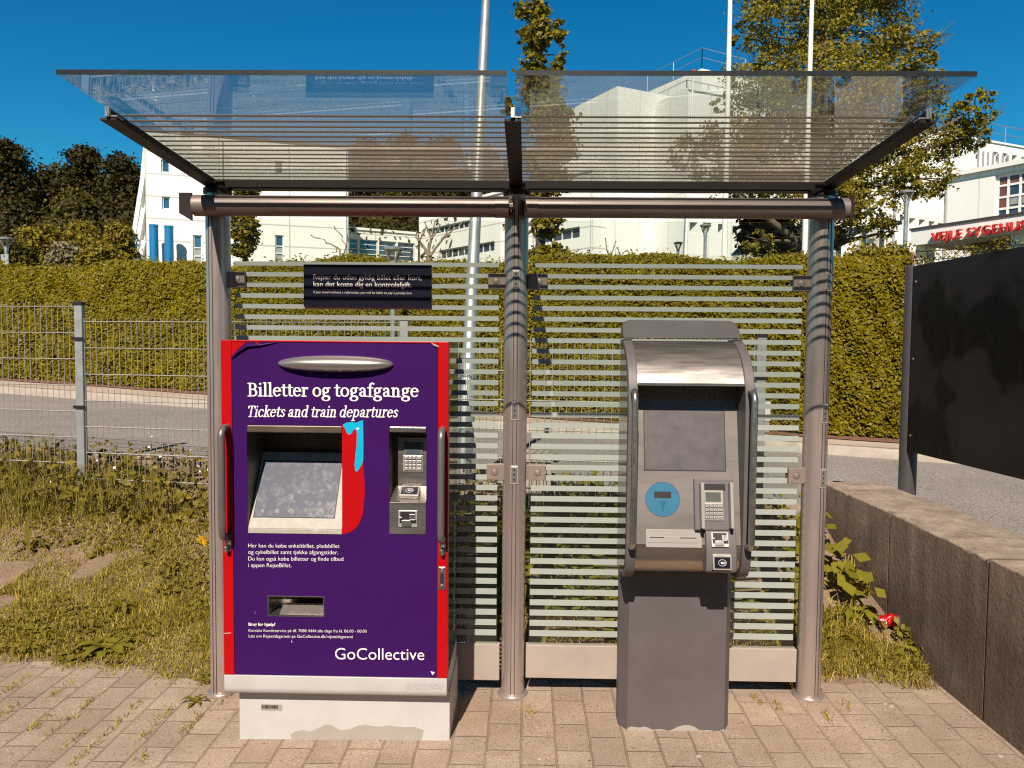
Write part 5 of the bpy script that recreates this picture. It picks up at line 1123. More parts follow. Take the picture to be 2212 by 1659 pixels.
mb = MB(); mb.box(X0+.002, X0+.02, YF+.05, 3.40, .206, 1.611); mb.box(X1-.02, X1-.002, YF+.05, 3.40, .206, 1.611); mb.box(X0+.02, X1-.02, 3.38, 3.40, .206, 1.611); mb.build('side_panel', M['sidegloss'], tm)
mb = MB(); mb.box(X0+.02, X1-.02, YF+.05, 3.38, 1.595, 1.6095); mb.build('top_panel', M['red'], tm)
mb = MB(); mb.prism([(X0+.001, YF-.005, .285), (X0+.001, YF-.005, .235), (X0+.001, YF-.001, .218), (X0+.001, YF+.01, .208), (X0+.001, YF+.03, .2045), (X0+.001, 3.38, .2045), (X0+.001, 3.38, .285)], (X1-X0-.002, 0, 0)); mb.build('skirt', M['offwhite'], tm, 40, bevel=.002)
mb = MB(); mb.box(-1.154, -.298, YBASE, 3.38, -.03, .2035); bs_ = mb.build('foot', M['offwhite'], tm, bevel=.003)
mb = MB(); mb.add([at(860/1.8517+x*.5426/1.8517, 2080/1.8517+y*.5426/1.8517, YBASE-.0008) for x, y in ((555,1580),(590,1560),(610,1557),(655,1545),(668,1556),(700,1560),(730,1548),(760,1535),(795,1517),(830,1508),(855,1512),(880,1525),(905,1542),(930,1550),(965,1545),(1000,1540),(1030,1525),(1060,1515),(1110,1508),(1150,1518),(1200,1523),(1290,1515),(1340,1524),(1400,1528),(1470,1525),(1505,1538),(1538,1550),(1530,1590),(1522,1627),(565,1612))], [tuple(range(30))]); mb.build('bare_patch', M['sticker'], bs_)
z3 = lambda x, y: (860/1.8517+x*.5426/1.8517, 2080/1.8517+y*.5426/1.8517)
a, c = at(*z3(340, 1357), YBASE), at(*z3(495, 1405), YBASE); mb = MB(); mb.box(a[0], c[0], YBASE-.0014, YBASE-.0004, c[2], a[2]); bc = mb.build('barcode_sticker', M['lightpl'], bs_)
mb = MB(); u = a[0]+.004
while u < c[0]-.018: w_ = rng.choice([.0012, .002, .003]); mb.box(u, u+w_, YBASE-.0024, YBASE-.0016, c[2]+.008, a[2]-.003); u += w_+rng.choice([.0012, .002])
mb.build('barcode', M['black'], bc)
# screen recess
def liner(name, h, depth, mat_, parent, back=True):
    a, b, c, d = h; y0, y1 = YF+.0205, YF+depth; mb = MB(); e = .0006
    mb.add([(a+e,y0-.02,c),(a+e,y1,c),(a+e,y1,d),(a+e,y0-.02,d)], [(0,1,2,3)]); mb.add([(b-e,y0-.02,c),(b-e,y1,c),(b-e,y1,d),(b-e,y0-.02,d)], [(0,1,2,3)])
    mb.add([(a,y0-.02,d-e),(b,y0-.02,d-e),(b,y1,d-e),(a,y1,d-e)], [(0,1,2,3)]); mb.add([(a,y0-.02,c+e),(b,y0-.02,c+e),(b,y1,c+e),(a,y1,c+e)], [(0,1,2,3)])
    mb.add([(a,y1,c),(b,y1,c),(b,y1,d),(a,y1,d)], [(0,1,2,3)]); return mb.build(name, mat_, parent)
rc = liner('screen_recess', hS, .21, M['recess'], tm)
mb = MB(); mb.box(hS[0]+.001, hS[1]-.001, YF-.002, YF+.012, 1.252, 1.2795); mb.build('recess_lip', M['recess'], rc, bevel=.003)
zb_ = fz(636, 1142)[2]; zt_ = at(640, 976, YF+.175)[2]; Pb = V3(-.9, YF-.002, zb_); Pt = V3(-.9, YF+.175, zt_); ev = (Pt-Pb); Lb_ = np.linalg.norm(ev); ev /= Lb_; en = np.cross(ev, EXX); en = en if en[1] < 0 else -en
xa, xb_ = hS[0]+.002, hS[1]-.002
mb = MB(); mb.obox((Pb+Pt)/2*V3(0,1,1)+V3((xa+xb_)/2,0,0)-en*.004, EXX, ev, en, (xb_-xa)/2, Lb_/2, .004); mb.box(xa, xb_, YF-.003, YF+.012, hS[2]+.0005, zb_-.001); bz_ = mb.build('screen_bezel', M['bezel'], tm, bevel=.002)
tl, br = atpl(571.5, 996, Pb, en), atpl(721.7, 1118.5, Pb, en); c_ = (tl+br)/2; hx_, hv_ = abs(br[0]-tl[0])/2, abs(np.dot(tl-br, ev))/2
mb = MB(); mb.obox(c_+en*.0004, EXX, ev, en, hx_+.003, hv_+.003, .0008); mb.build('screen_gasket', M['slot'], bz_)
mb = MB(); mb.obox(c_+en*.0014, EXX, ev, en, hx_, hv_, .0006); mb.build('touch_screen', M['oldscreen'], bz_)
mb = MB()
for x, y, r in ((465,945,.009),(612,945,.009),(750,948,.013),(888,945,.008),(1035,960,.016)):
    p = atpl(860/1.8517+x*.4069/1.8517, 1660/1.8517+y*.4069/1.8517, Pb, en); V = [p+en*.0023+EXX*r*math.cos(q)*rng.uniform(.85,1.1)+ev*r*math.sin(q)*rng.uniform(.8,1.05) for q in np.linspace(0, 6.1, 22)]; mb.add(V, [tuple(range(22))])
mb.build('finger_smudge', mat('greasy smudge', (.19,.19,.185), .6, 0, .45, 60, spec=.1), bz_)
# card reader recess
z8 = lambda x, y: (860/1.8517+x*.4069/1.8517, 1660/1.8517+y*.4069/1.8517)
pr = liner('reader_recess', hP, .105, M['recess'], tm)
mb = MB(); mb.box(hP[0]+.001, hP[1]-.001, YF-.002, YF+.012, 1.258, 1.2795); mb.build('recess_lip', M['steel'], pr, bevel=.003)
yk = YF+.088; zsh = at(880, 1048, yk)[2]; zfr = fz(880, 1085)[2]
mb = MB(); mb.box(hP[0]+.02, hP[1]-.001, yk, yk+.006, zsh, at(880, 945, yk)[2]); pp_ = mb.build('reader_plate', M['steel'], tm)
mb = MB(); mb.prism([(hP[0]+.001, YF-.003, zfr), (hP[0]+.001, yk+.004, zsh), (hP[0]+.001, yk+.004, zsh-.02), (hP[0]+.001, YF-.003, hP[2]+.001)], (hP[1]-hP[0]-.002, 0, 0)); fp_ = mb.build('reader_shelf', M['steel'], tm, bevel=.0015)
def kp(P, ex, ev, en, w, h, parent, disp=True):
    """keypad with 4 x 4 keys centred on P"""
    mb = MB(); mb.obox(P, ex, ev, en, w/2, h/2, .002); k = mb.build('keypad', M['keypad'], parent, bevel=.001)
    for r in range(4):
        mb = MB()
        for c in range(4):
            kw = w*(.075 if c < 3 else .115); q = P+ex*w*(-.33+.2*c+(.055 if c == 3 else 0))+ev*h*(.34-.225*r)+en*.003; mb.obox(q, ex, ev, en, kw+w*.012, h*.098, .0012)
        mb.build('key_edge', M['slot'], k)
        mb = MB()
        for c in range(4):
            kw = w*(.075 if c < 3 else .115); q = P+ex*w*(-.33+.2*c+(.055 if c == 3 else 0))+ev*h*(.34-.225*r)+en*.004; mb.obox(q, ex, ev, en, kw, h*.08, .0014)
            if c < 3: pass
        mb.build('key_row', M['key'], k, bevel=.0008)
        mb = MB()
        for c in range(4): q = P+ex*w*(-.33+.2*c+(.055 if c == 3 else 0))+ev*h*(.35-.225*r)+en*.0056; mb.obox(q, ex, ev, en, w*(.022 if c < 3 else .06), h*(.035 if c < 3 else .018), .0003)
        mb.build('key_mark', M['greypaint'], k)
    return k
a, c = at(*z8(1850, 392), yk), at(*z8(2042, 556), yk); kp(V3((a[0]+c[0])/2, yk-.002, (a[2]+c[2])/2), EXX, EZ, EN, c[0]-a[0], a[2]-c[2], tm)
a, c = at(*z8(1855, 270), yk), at(*z8(2045, 388), yk); mb = MB(); mb.box(a[0], c[0], yk-.006, yk-.0005, c[2], a[2]); ds = mb.build('display_frame', M['greypaint'], tm, bevel=.001)
a, c = at(*z8(1885, 292), yk), at(*z8(2018, 380), yk); mb = MB(); mb.box(a[0], c[0], yk-.0072, yk-.006, c[2], a[2]); mb.build('display', M['lcdblue'], ds)
# contactless reader lying on the shelf
sv = V3(0, yk-YF+.007, zsh-zfr); sv /= np.linalg.norm(sv); sn = np.cross(sv, EXX); sn = sn if sn[2] > 0 else -sn
c0 = at(*z8(1915, 752), YF+.04); c0 = V3(c0[0], YF+.042, zfr+(zsh-zfr)*.5)+sn*.009
def contactless(P, ex, ev, en, w, h, parent, th=.008):
    mb = MB(); mb.obox(P, ex, ev, en, w/2, h/2, th); o = mb.build('contactless_reader', M['keypad'], parent, bevel=.003)
    mb = MB(); mb.obox(P+en*(th+.0006)-ev*h*.03, ex, ev, en, w*.42, h*.36, .0006); mb.build('reader_face', M['navy'], o, bevel=.0005)
    mb = MB(); R0 = min(w, h)*.2; f0 = P+en*(th+.0016)-ev*h*.03
    mb.tube([f0+ex*R0*1.25*math.cos(q)+ev*R0*math.sin(q) for q in np.linspace(0, 2*math.pi, 21)], .0007, 4, False); mb.obox(f0-ex*R0*.2, ex, ev, en, R0*.32, R0*.28, .0004)
    for s in (.2, .45, .7): mb.bar(f0+ex*R0*s-ev*R0*.45, f0+ex*R0*(s+.25)+ev*R0*.35, .0011, .0006)
    mb.build('contactless_symbol', M['white_print'], o)
    mb = MB()
    for s in range(4): mb.obox(P+en*(th+.0004)+ev*h*.42+ex*w*(-.26+.1*s), ex, ev, en, w*.025, h*.018, .0005)
    mb.build('reader_lights', M['slot'], o); return o
contactless(c0, EXX, sv, sn, .078, .062, tm)
def slotplate(P, ex, ev, en, w, h, parent):
    mb = MB(); mb.obox(P, ex, ev, en, w/2, h/2, .003); o = mb.build('card_slot', M['keypad'], parent, bevel=.0015)
    mb = MB(); mb.obox(P+en*.0034+ev*h*.20, ex, ev, en, w*.40, h*.24, .0008); mb.obox(P+en*.0034-ev*h*.12-ex*w*.34, ex, ev, en, w*.09, h*.14, .0008); mb.obox(P+en*.0034-ev*h*.14+ex*w*.28, ex, ev, en, w*.18, h*.12, .0008); mb.build('slot_opening', M['slot'], o)
    mb = MB(); mb.obox(P+en*.006+ev*h*.14+ex*w*.24, ex, ev, en, w*.15, h*.17, .003); mb.obox(P+en*.006-ev*h*.06+ex*w*.26, ex, ev, en, w*.15, h*.05, .003); mb.obox(P+en*.005-ev*h*.25-ex*w*.06, ex, ev, en, w*.26, h*.18, .0025); mb.obox(P+en*.005+ev*h*.06-ex*w*.38, ex, ev, en, w*.07, h*.06, .0025); mb.build('slot_guide', M['steel'], o, bevel=.001)
    mb = MB()
    for s in range(3): mb.obox(P+en*.0094+ev*h*(.24-.075*s)+ex*w*.25, ex, ev, en, w*.035, h*.02, .0004)
    mb.build('slot_lights', M['slot'], o); return o
a, c = fz(*z8(1805, 935)), fz(*z8(1990, 1100)); slotplate(V3((a[0]+c[0])/2, YF-.004, (a[2]+c[2])/2), EXX, EZ, EN, c[0]-a[0], a[2]-c[2], tm)
# ticket tray
ty = liner('ticket_tray', hT, .11, M['steel'], tm)
mb = MB(); mb.prism([(hT[0]+.04, YF+.004, hT[2]+.001), (hT[0]+.04, YF+.06, hT[2]+.03), (hT[0]+.04, YF+.06, hT[2]+.001)], (hT[1]-hT[0]-.041, 0, 0)); mb.build('tray_flap', M['satin'], ty)
mb = MB(); mb.prism([(hT[0]+.001, YF+.02, hT[3]-.001), (hT[0]+.001, YF+.1, hT[3]-.045), (hT[0]+.001, YF+.1, hT[3]-.001)], (hT[1]-hT[0]-.002, 0, 0)); mb.build('tray_hood', M['recess'], ty)
mb = MB(); a, b, c, d = hT
for q in ((a-.003, b+.003, d, d+.003), (a-.003, b+.003, c-.003, c), (a-.003, a, c, d), (b, b+.003, c, d)): mb.box(q[0], q[1], YF-.0018, YF-.0004, q[2], q[3])
mb.build('tray_rim', M['steel'], ty)
# silver lens above the title
a, c = fz(601, 787), fz(850, 787); hc = V3((a[0]+c[0])/2, YF, (fz(725, 768)[2]+fz(725, 804)[2])/2); Rx, Rz = (c[0]-a[0])/2, (fz(725, 768)[2]-fz(725, 804)[2])/2; mb = MB(); V = []; nU, nV = 40, 14
for i in range(nU+1):
    t = -1+2*i/nU; t = math.sin(t*math.pi/2); e = math.sqrt(max(0, 1-abs(t)**2.2))**.9
    for j in range(nV+1):
        q = math.pi*j/nV; V.append((hc[0]+Rx*t, YF-.0005-.05*e*math.sin(q), hc[2]+Rz*e*math.cos(q)))
mb.add(V, [(i*(nV+1)+j, i*(nV+1)+j+1, (i+1)*(nV+1)+j+1, (i+1)*(nV+1)+j) for i in range(nU) for j in range(nV)]); mb.build('lamp_hood', M['satin'], tm, 180)
# handles, hooks, lock
def dhandle(x, zt, zb, out, r, y, parent, mat_, k=.03):
    pts = [(x, y, zt-.004)]
    for q in np.linspace(0, math.pi/2, 7): pts.append((x, y-out+k-k*math.sin(q) if False else y-(out-k)-k*math.sin(q), zt-.004-k*(1-math.cos(q))))
    for q in np.linspace(math.pi/2, 0, 7): pts.append((x, y-(out-k)-k*math.sin(q), zb+.004+k*(1-math.cos(q))))
    pts.append((x, y, zb+.004)); mb = MB(); mb.tube(pts, r, 16); return mb.build('handle', mat_, parent, 50)
hz0, hz1 = fz(486, 920)[2], fz(486, 1158)[2]
for x in (-1.166, -.3235):
    h = dhandle(x, hz0, hz1, .062, .0135, YF-.003, tm, M['handle'], .034)
    mb = MB(); mb.box(x-.013, x+.013, YF-.009, YF-.0035, hz1-.058, hz1-.012); mb.tube([(x, YF-.008, hz1-.05), (x, YF-.022, hz1-.054), (x, YF-.03, hz1-.046), (x, YF-.03, hz1-.034)], .0075, 10); mb.build('bag_hook', M['steel'], tm, 40, bevel=.001)
a, c = fz(945.5, 1223), fz(964, 1273); mb = MB(); mb.box(a[0]+.004, c[0]-.002, YF-.008, YF-.0035, c[2], a[2]); lo = mb.build('lock', M['steel'], tm, bevel=.003)
mb = MB(); xm = (a[0]+c[0])/2+.001; mb.lathe((xm, YF-.008, a[2]-.012), [(.008, 0), (.008, .003), (.005, .004), (.004, .002)], 18, (0,-1,0)); mb.lathe((xm, YF-.008, c[2]+.014), [(.0075, 0), (.006, .004), (.001, .005)], 18, (0,-1,0)); mb.build('lock_cylinder', M['steel'], lo, 40)
mb = MB(); mb.box(xm-.007, xm+.007, YF-.0088, YF-.0078, c[2]+.026, a[2]-.026); mb.build('lock_groove', M['slot'], lo)
# torn vinyl showing the red and cyan layers below
def decal(name, pts, fn, lift, mat_, parent): mb = MB(); mb.add([at(*fn(*p), YF-lift) for p in pts], [tuple(range(len(pts)))]); return mb.build(name, mat_, parent)
decal('torn_patch', [(1249,96),(1249,1170),(1290,1165),(1335,1147),(1370,1120),(1405,1085),(1430,1040),(1450,980),(1462,900),(1473,760),(1470,660),(1462,560),(1458,430),(1456,60),(1400,75),(1330,72),(1285,80)], z8, .0011, M['red'], tm)
decal('cyan_tear', [(1255,98),(1290,75),(1345,68),(1385,78),(1420,60),(1455,50),(1459,240),(1458,430),(1449,470),(1440,490),(1410,540),(1390,560),(1375,540),(1378,510),(1370,500),(1380,420),(1384,360),(1392,300),(1395,180),(1390,150),(1360,140),(1345,180),(1315,195),(1295,175),(1285,145),(1265,115)], z8, .0018, M['cyan'], tm)
decal('white_fleck', [(1385,128),(1412,123),(1420,135),(1398,146)], z8, .0024, M['white_print'], tm)
z2 = lambda x, y: (860/1.8517+x*.4521/1.8517, 1340/1.8517+y*.4521/1.8517)
decal('peeled_corner', [(146,47),(146,188),(205,125),(275,64),(355,62),(380,86),(404,88),(366,50)], z2, .0012, M['red'], tm)
decal('peeled_corner', [(1892,68),(1979,70),(1980,108),(1960,100),(1935,76)], z2, .0012, M['red'], tm)
mb = MB(); mb.tube([at(*z2(150, 205), YF-.004), at(*z2(200, 150), YF-.006), at(*z2(285, 95), YF-.006), at(*z2(400, 90), YF-.005), at(*z2(560, 62), YF-.003)], [.002, .005, .006, .004, .001], 7); mb.build('vinyl_curl', M['purple'], tm, 60)
mb = MB(); mb.tube([at(*z2(1915, 72), YF-.002), at(*z2(1945, 92), YF-.005), at(*z2(1978, 106), YF-.003)], [.001, .004, .003], 7); mb.build('vinyl_curl', M['sticker'], tm, 60)
decal('sticker_residue', [(1405,1205),(1470,1203),(1545,1207),(1682,1205),(1680,1248),(1600,1244),(1540,1252),(1470,1246),(1408,1250)], z3, .0062, mat('sticker residue', (.37,.36,.35), .6, 0, .18, 160), tm)
# printing
YT = YF-.0012; ft = lambda x, y: at(x, y, YT)
letter('title_lettering', serif('Billetter og togafgange', 0, .97), ft(534.5, 855.8), ft(904.5, 857.6), EZ, EN, M['white_print'], tm, hscale=1.0)
letter('title_lettering', serif('Tickets and train departures', .2, .82, .104, .052), ft(536, 900.3), ft(860.5, 901.5), EZ, EN, M['white_print'], tm, hscale=1.0)
for body, (xa, ya), (xb, yb), bold in (
  ('Her kan du købe enkeltbillet, pladsbillet', (536.2, 1182.5), (733, 1183.5), .0), ('og cykelbillet samt tjekke afgangstider.', (536.2, 1196.5), (730.5, 1197.3), .0), ('Du kan også købe billetter og finde tilbud', (536.2, 1210.7), (741.5, 1211.6), .0), ('i appen RejseBillet.', (536.5, 1224.8), (629.5, 1225.3), .0),
  ('Brug for hjælp?', (537, 1351.6), (594.5, 1352.2), .025), ('Kontakt Kundeservice på tlf. 7080 4444 alle dage fra kl. 06.00 - 00.00', (537.2, 1364.8), (791.8, 1366.5), .0), ('Læs om Rejsetidsgaranti på GoCollective.dk/rejsetidsgaranti', (537.2, 1376.9), (762, 1378.5), .0)):
    letter('lettering', font_tris(body, bold), ft(xa, ya), ft(xb, yb), EZ, EN, M['white_print'], tm)
lg = letter('logo_lettering', font_tris('GoCollective', .006), ft(723.8, 1424.2), ft(916.3, 1425.8), EZ, EN, M['white_print'], tm)
mb = MB()
for x, y, dx, dy in ((900,975,14,-16),(925,1000,-10,18),(990,985,-10,-14),(1012,1012,8,14),(1045,985,12,-18),(1132,985,-10,-14),(1160,1012,10,14)):
    p, q = at(*z3(x-dx, y-dy), YF-.002), at(*z3(x+dx, y+dy), YF-.002); mb.bar(p, q, .0016, .0005)
mb.build('logo_cut', M['purple'], tm)
decal('small_emblem', [(1588,1118),(1600,1116),(1606,1122),(1620,1120),(1614,1132),(1607,1134),(1610,1141),(1600,1140),(1598,1128)], z3, .0012, M['white_print'], tm)
mb = MB()                                               # scratch marks along the right edge and a paint scrape on the red strip
for (x0, y0, x1, y1) in ((64,836,118,832),(292,690,300,676),(565,888,568,905)): mb.bar(at(*z3(x0, y0), YF-.0038), at(*z3(x1, y1), YF-.0038), .004 if x0 < 200 else .0015, .0005)
mb.build('scrape_mark', M['white_print'], tm)
# name running up the glossy side
v, f = font_tris('GoCollective', .02); xs_ = X1-.0015; k = .62/(v[:, 0].max()-v[:, 0].min()); mb = MB(); mb.add([(xs_, 3.30-p[1]*k*.9, .36+p[0]*k*.9) for p in v], f); mb.build('side_lettering', M['grey_print'], tm)

# ------------------------------------------------------------------ grey stainless ticket terminal
XL, XR = .385, .862; zz = lambda x, y: (2420/1.8517+x*.6629/1.8517, 1260/1.8517+y*.6629/1.8517)
tt = thing('ticket_terminal', ((XL+XR)/2, 3.25, 0), 'slim grey steel ticket terminal on a pedestal with a curved hood and blue coin disc', 'ticket machine')
YP = 3.121
mb = MB(); g0 = SL*.62; ring = [(XL+.012, 3.17), (XL+.045, YP), (XR-.032, YP), (XR-.004, 3.17), (XR-.004, 3.24), (XL+.012, 3.24)]; mb.prism([(x, y, g0-.02) for x, y in ring], (0, 0, .715-g0)); pd = mb.build('pedestal', M['greypaint'], tt, bevel=.002)
mb = MB(); pts = [(x, .012+.006*math.sin(i*.55)+.004*math.sin(i*1.7)+.016*math.exp(-((i-14)/1.6)**2)+rng.normal(0, .0012)) for i, x in enumerate(np.linspace(XL+.046, XR-.033, 24))]
mb.add([(XL+.046, YP-.0008, g0-.01)]+[(x, YP-.0008, g0+z) for x, z in pts]+[(XR-.033, YP-.0008, g0-.01)], [tuple(range(26))]); mb.build('sealant', M['sticker'], pd)
prof_ck = [(3.19, .688), (3.05, .688), (2.99, .694), (2.945, .718), (2.918, .755), (2.907, .81), (2.905, .90), (2.905, 1.36), (2.912, 1.44), (2.935, 1.50), (2.975, 1.555), (3.03, 1.595), (3.105, 1.628), (3.19, 1.628)]
for a, b, mt in ((XL, XL+.036, 'sidegloss2'), (XR-.036, XR, 'greypaint')):
    mb = MB(); mb.prism([(a, y, z) for y, z in prof_ck], (b-a, 0, 0)); mb.build('side_cheek', M['greypaint'], tt, 35, bevel=.003)
mb = MB(); mb.prism([(XL-.0012, y, z) for y, z in [(3.18, .70), (3.04, .70), (2.955, .74), (2.925, .81), (2.925, 1.42), (2.985, 1.54), (3.10, 1.61), (3.18, 1.61)]], (.001, 0, 0)); mb.build('side_glass', M['sidegloss2'], tt)
mb = MB(); rc_ = .035; outl = [(XL+.002, 1.634)]+[(XL+.002+rc_-rc_*math.cos(q), 1.70-rc_+rc_*math.sin(q)) for q in np.linspace(0, math.pi/2, 8)]+[(XR-.002-rc_+rc_*math.sin(q), 1.70-rc_+rc_*math.cos(q)) for q in np.linspace(0, math.pi/2, 8)]+[(XR-.002, 1.634)]
n_ = len(outl); V = [(x, 3.108+(z-1.634)*1.1, z+(z-1.634)*.12) for x, z in outl]+[(x, 3.20, z+(z-1.634)*.12) for x, z in outl]; mb.add(V, [tuple(range(n_-1, -1, -1)), tuple(range(n_, 2*n_))]+[(i, (i+1)%n_, n_+(i+1)%n_, n_+i) for i in range(n_)]); mb.build('top_cap', M['greypaint'], tt, 35, bevel=.003)
xi0, xi1 = XL+.0365, XR-.0365
zv = at(*zz(520, 428), 2.915)[2]
vis = [(3.10, 1.622), (3.04, 1.592), (2.99, 1.553), (2.952, 1.505), (2.928, 1.455), (2.918, zv+.01), (2.918, zv)]
mb = MB(); mb.prism([(xi0, y, z) for y, z in vis]+[(xi0, 3.10, zv-.0)], (xi1-xi0, 0, 0)); hv = mb.build('hood', M['steel'], tt, 35)
mb = MB()
for x, y in ((265, 453), (722, 457)): p = at(*zz(x, y), 2.98); mb.lathe((p[0], 2.975, zv-.001), [(.012, 0), (.008, .002), (.001, .003)], 14, (0, 0, -1))
mb.build('hood_lamp', M['satin'], hv, 40)
Y0p, Y1p = 3.045, 2.925; z1p = at(*zz(480, 1385), Y1p)[2]; P1 = V3((xi0+xi1)/2, Y1p, z1p); P0 = V3((xi0+xi1)/2, Y0p, zv); pv = P0-P1; pv /= np.linalg.norm(pv); pn = np.cross(pv, EXX); pn = pn if pn[1] < 0 else -pn
roll = [(2.921, z1p-.03), (2.924, z1p-.055), (2.934, z1p-.085), (2.955, z1p-.11), (2.99, z1p-.126), (3.04, z1p-.132)]
mb = MB(); mb.prism([(xi0, Y1p, z1p-.0008)]+[(xi0, y, z) for y, z in roll]+[(xi0, 3.15, z1p-.133), (xi0, 3.15, z1p-.0008)], (xi1-xi0, 0, 0)); mb.build('lower_roll', M['rollsteel'], tt, 35)
mb = MB(); mb.prism([(xi0, Y0p, zv), (xi0, Y1p, z1p), (xi0, 3.15, z1p), (xi0, 3.15, zv)], (xi1-xi0, 0, 0)); fp = mb.build('front_panel', M['panelsteel'], tt, 35)
on = lambda x, y: atpl(*zz(x, y), P0, pn)
def onrect(x0, y0, x1, y1): a, c = on(x0, y0), on(x1, y1); return (a+c)/2, abs(c[0]-a[0])/2, abs(np.dot(a-c, pv))/2
c_, hx_, hv_ = onrect(236, 576, 726, 940)
mb = MB(); mb.obox(c_+pn*.0003, EXX, pv, pn, hx_+.003, hv_+.003, .0006); mb.build('screen_rim', M['slot'], fp)
mb = MB(); mb.obox(c_+pn*.0012, EXX, pv, pn, hx_, hv_, .0005); mb.build('touch_screen', M['hoodglass'], fp, bevel=.0005)
c_ = on(348, 1112); R0 = .0655
mb = MB(); mb.lathe(c_, [(R0+.0012, -.001), (R0+.0012, .0006)], 48, pn); dr = mb.build('disc_ring', M['slot'], fp)
def ringdisc(mb, c, R, w, h, y0, lift):
    """disc face with a rectangular opening in it"""
    n = 48; out = []; inn = []
    for i in range(n):
        a = 2*math.pi*i/n; u, v_ = math.cos(a), math.sin(a); out.append(c+EXX*R*u+pv*R*v_+pn*lift); t = min(w/abs(u) if abs(u) > 1e-6 else 9, h/abs(v_) if abs(v_) > 1e-6 else 9); inn.append(c+EXX*t*u+pv*(t*v_+y0)+pn*lift)
    mb.add(out+inn, [(i, (i+1)%n, n+(i+1)%n, n+i) for i in range(n)]); mb.add(inn+[p-pn*.03 for p in inn], [(i, (i+1)%n, n+(i+1)%n, n+i) for i in range(n)])
mb = MB(); ringdisc(mb, c_, R0, .033, .0195, .010, .0012); dc = mb.build('coin_disc', M['bluepl'], fp)
mb = MB(); mb.obox(c_+pv*.0165+pn*.0004, EXX, pv, pn, .0325, .0125, .0004); mb.build('coin_mouth', M['slot'], dc)
mb = MB(); mb.obox(c_-pv*.0025+pn*.0004, EXX, pv, pn, .0325, .0065, .0005); p0_ = c_-pv*.0095+pn*.0008; mb.add([p0_-EXX*.012, p0_+EXX*.012, p0_-pv*.036+EXX*.002, p0_-pv*.036-EXX*.002, p0_+pn*.006, p0_-pv*.036+pn*.001], [(0,4,5,3), (4,1,2,5)]); mb.build('coin_chute', M['bluepl'], dc)
c_, hx_, hv_ = onrect(246, 1291, 558, 1405)
mb = MB(); xr_ = on(584, 1350)[0]; mb.obox(c_+EXX*((xr_-c_[0]-hx_)/2)+pn*.001, EXX, pv, pn, hx_+(xr_-c_[0]-hx_)/2, hv_, .0014); st_ = mb.build('ticket_slot_plate', M['lightpl'], fp, bevel=.001)
mb = MB(); cc, a_, b_ = onrect(256, 1326, 555, 1378); mb.obox(cc+pn*.003-pv*.002, EXX, pv, pn, a_, b_*.8, .0012); mb.build('slot_ridge', M['lightpl'], st_, bevel=.001)
mb = MB()
for x0, x1, y in ((268, 356, 1341), (452, 549, 1345)): cc, a_, b_ = onrect(x0, y-3, x1, y+3); mb.obox(cc+pn*.0045, EXX, pv, pn, a_, .0016, .0004)
mb.build('ticket_slot', M['slot'], st_)
# payment module on the right of the panel
c_, hx_, hv_ = onrect(530, 985, 770, 1300); md_x0, md_x1 = c_[0]-hx_, c_[0]+hx_
mod = MB(); bx = onrect(600, 1270, 790, 1580); cx_, hw_ = bx[0][0], bx[1]
low = [(.0, 1270), (1, 1580)]
zt_ = on(690, 1268)[2]; mb = MB(); ya = Y1p-.001
mprof = [(on(690, 1268)[1]-.014, zt_), (2.905, z1p+.02), (2.893, z1p-.04), (2.898, z1p-.095), (2.915, z1p-.105), (3.02, z1p-.105), (3.05, zt_)]
mb.prism([(cx_-hw_, y, z) for y, z in mprof], (2*hw_, 0, 0)); pm_ = mb.build('payment_module', M['greyplastic'], tt, 30, bevel=.003)
q0, q1 = V3(cx_, mprof[1][0], mprof[1][1]), V3(cx_, mprof[0][0], mprof[0][1]); mv = q1-q0; mv /= np.linalg.norm(mv); mn = np.cross(mv, EXX); mn = mn if mn[1] < 0 else -mn
r0, r1 = V3(cx_, mprof[2][0], mprof[2][1]), q0; nv_ = r1-r0; nv_ /= np.linalg.norm(nv_); nn_ = np.cross(nv_, EXX); nn_ = nn_ if nn_[1] < 0 else -nn_
w_ = lambda x, y, P, n: atpl(*zz(x, y), P, n)
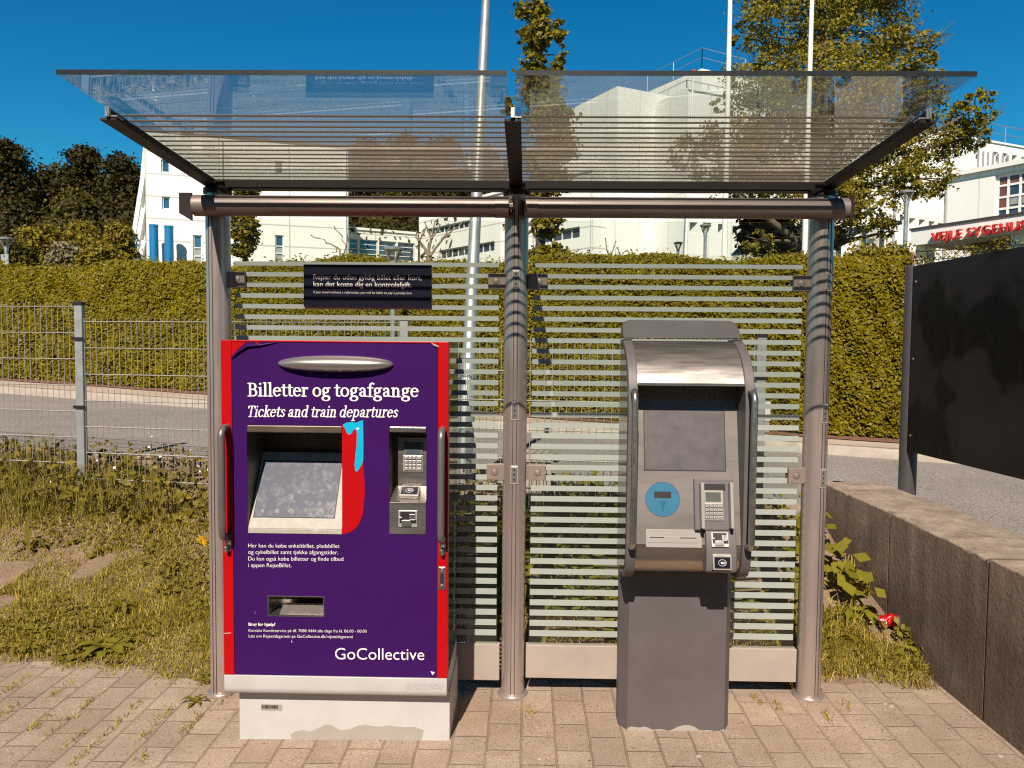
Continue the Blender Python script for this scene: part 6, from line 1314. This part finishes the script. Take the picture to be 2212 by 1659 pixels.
a_, b_ = w_(638, 1310, q0, mn), w_(748, 1402, q0, mn); slotplate((a_+b_)/2+mn*.001, EXX, mv, mn, b_[0]-a_[0], abs(np.dot(a_-b_, mv)), tt)
a_, b_ = w_(646, 1443, r0, nn_), w_(762, 1540, r0, nn_); contactless((a_+b_)/2+nn_*.004, EXX, nv_, nn_, b_[0]-a_[0], abs(np.dot(a_-b_, nv_)), tt, .007)
# pin pad shield standing proud of the panel
mb = MB(); dpt = .022; fw2 = .014; ccx = (md_x0+md_x1)/2
mb.obox(c_+pn*(dpt/2), EXX, pv, pn, hx_, hv_, dpt/2); sd_ = mb.build('pin_housing', M['greyplastic'], tt, bevel=.004)
a_, b_ = on(588, 1020), on(722, 1250); wc = (a_+b_)/2; whx, whv = (b_[0]-a_[0])/2, abs(np.dot(a_-b_, pv))/2
mb = MB(); mb.obox(wc+pn*(dpt+.0004)+pv*whv*.83, EXX, pv, pn, whx, whv*.17, .0006); mb.build('pin_opening', M['slot'], sd_)
P0s = P0+pn*(dpt+.002); onp = lambda x, y: atpl(*zz(x, y), P0s, pn)
a_, b_ = onp(590, 1058), onp(716, 1242); kc = (a_+b_)/2; kh = abs(np.dot(a_-b_, pv)); kw_ = b_[0]-a_[0]
mb = MB(); mb.obox(kc+pn*.0, EXX, pv, pn, kw_/2, kh/2, .002); pf = mb.build('pin_pad', M['keypad'], tt, bevel=.001)
mb = MB(); mb.obox(kc+pv*kh*.285+pn*.0024, EXX, pv, pn, kw_*.38, kh*.155, .0006); mb.build('display', M['lcd'], pf)
kp(kc-pv*kh*.2+pn*.0025, EXX, pv, pn, kw_*.98, kh*.55, tt)
for x in (580, 755):
    t_, b2 = onp(x, 1012), onp(x, 1288); mb = MB(); cc = (t_+b2)/2; mb.obox(cc+pn*.016, EXX, pv, pn, .0065, np.linalg.norm(t_-b2)/2, .018); mb.build('privacy_wing', M['lightpl'], sd_, bevel=.003)
for x in (XL+.018, XR-.018): dhandle(x, at(*zz(880, 462), 2.86)[2], at(*zz(880, 1425), 2.86)[2], .052, .0125, 2.905, tt, M['steel'], .036)
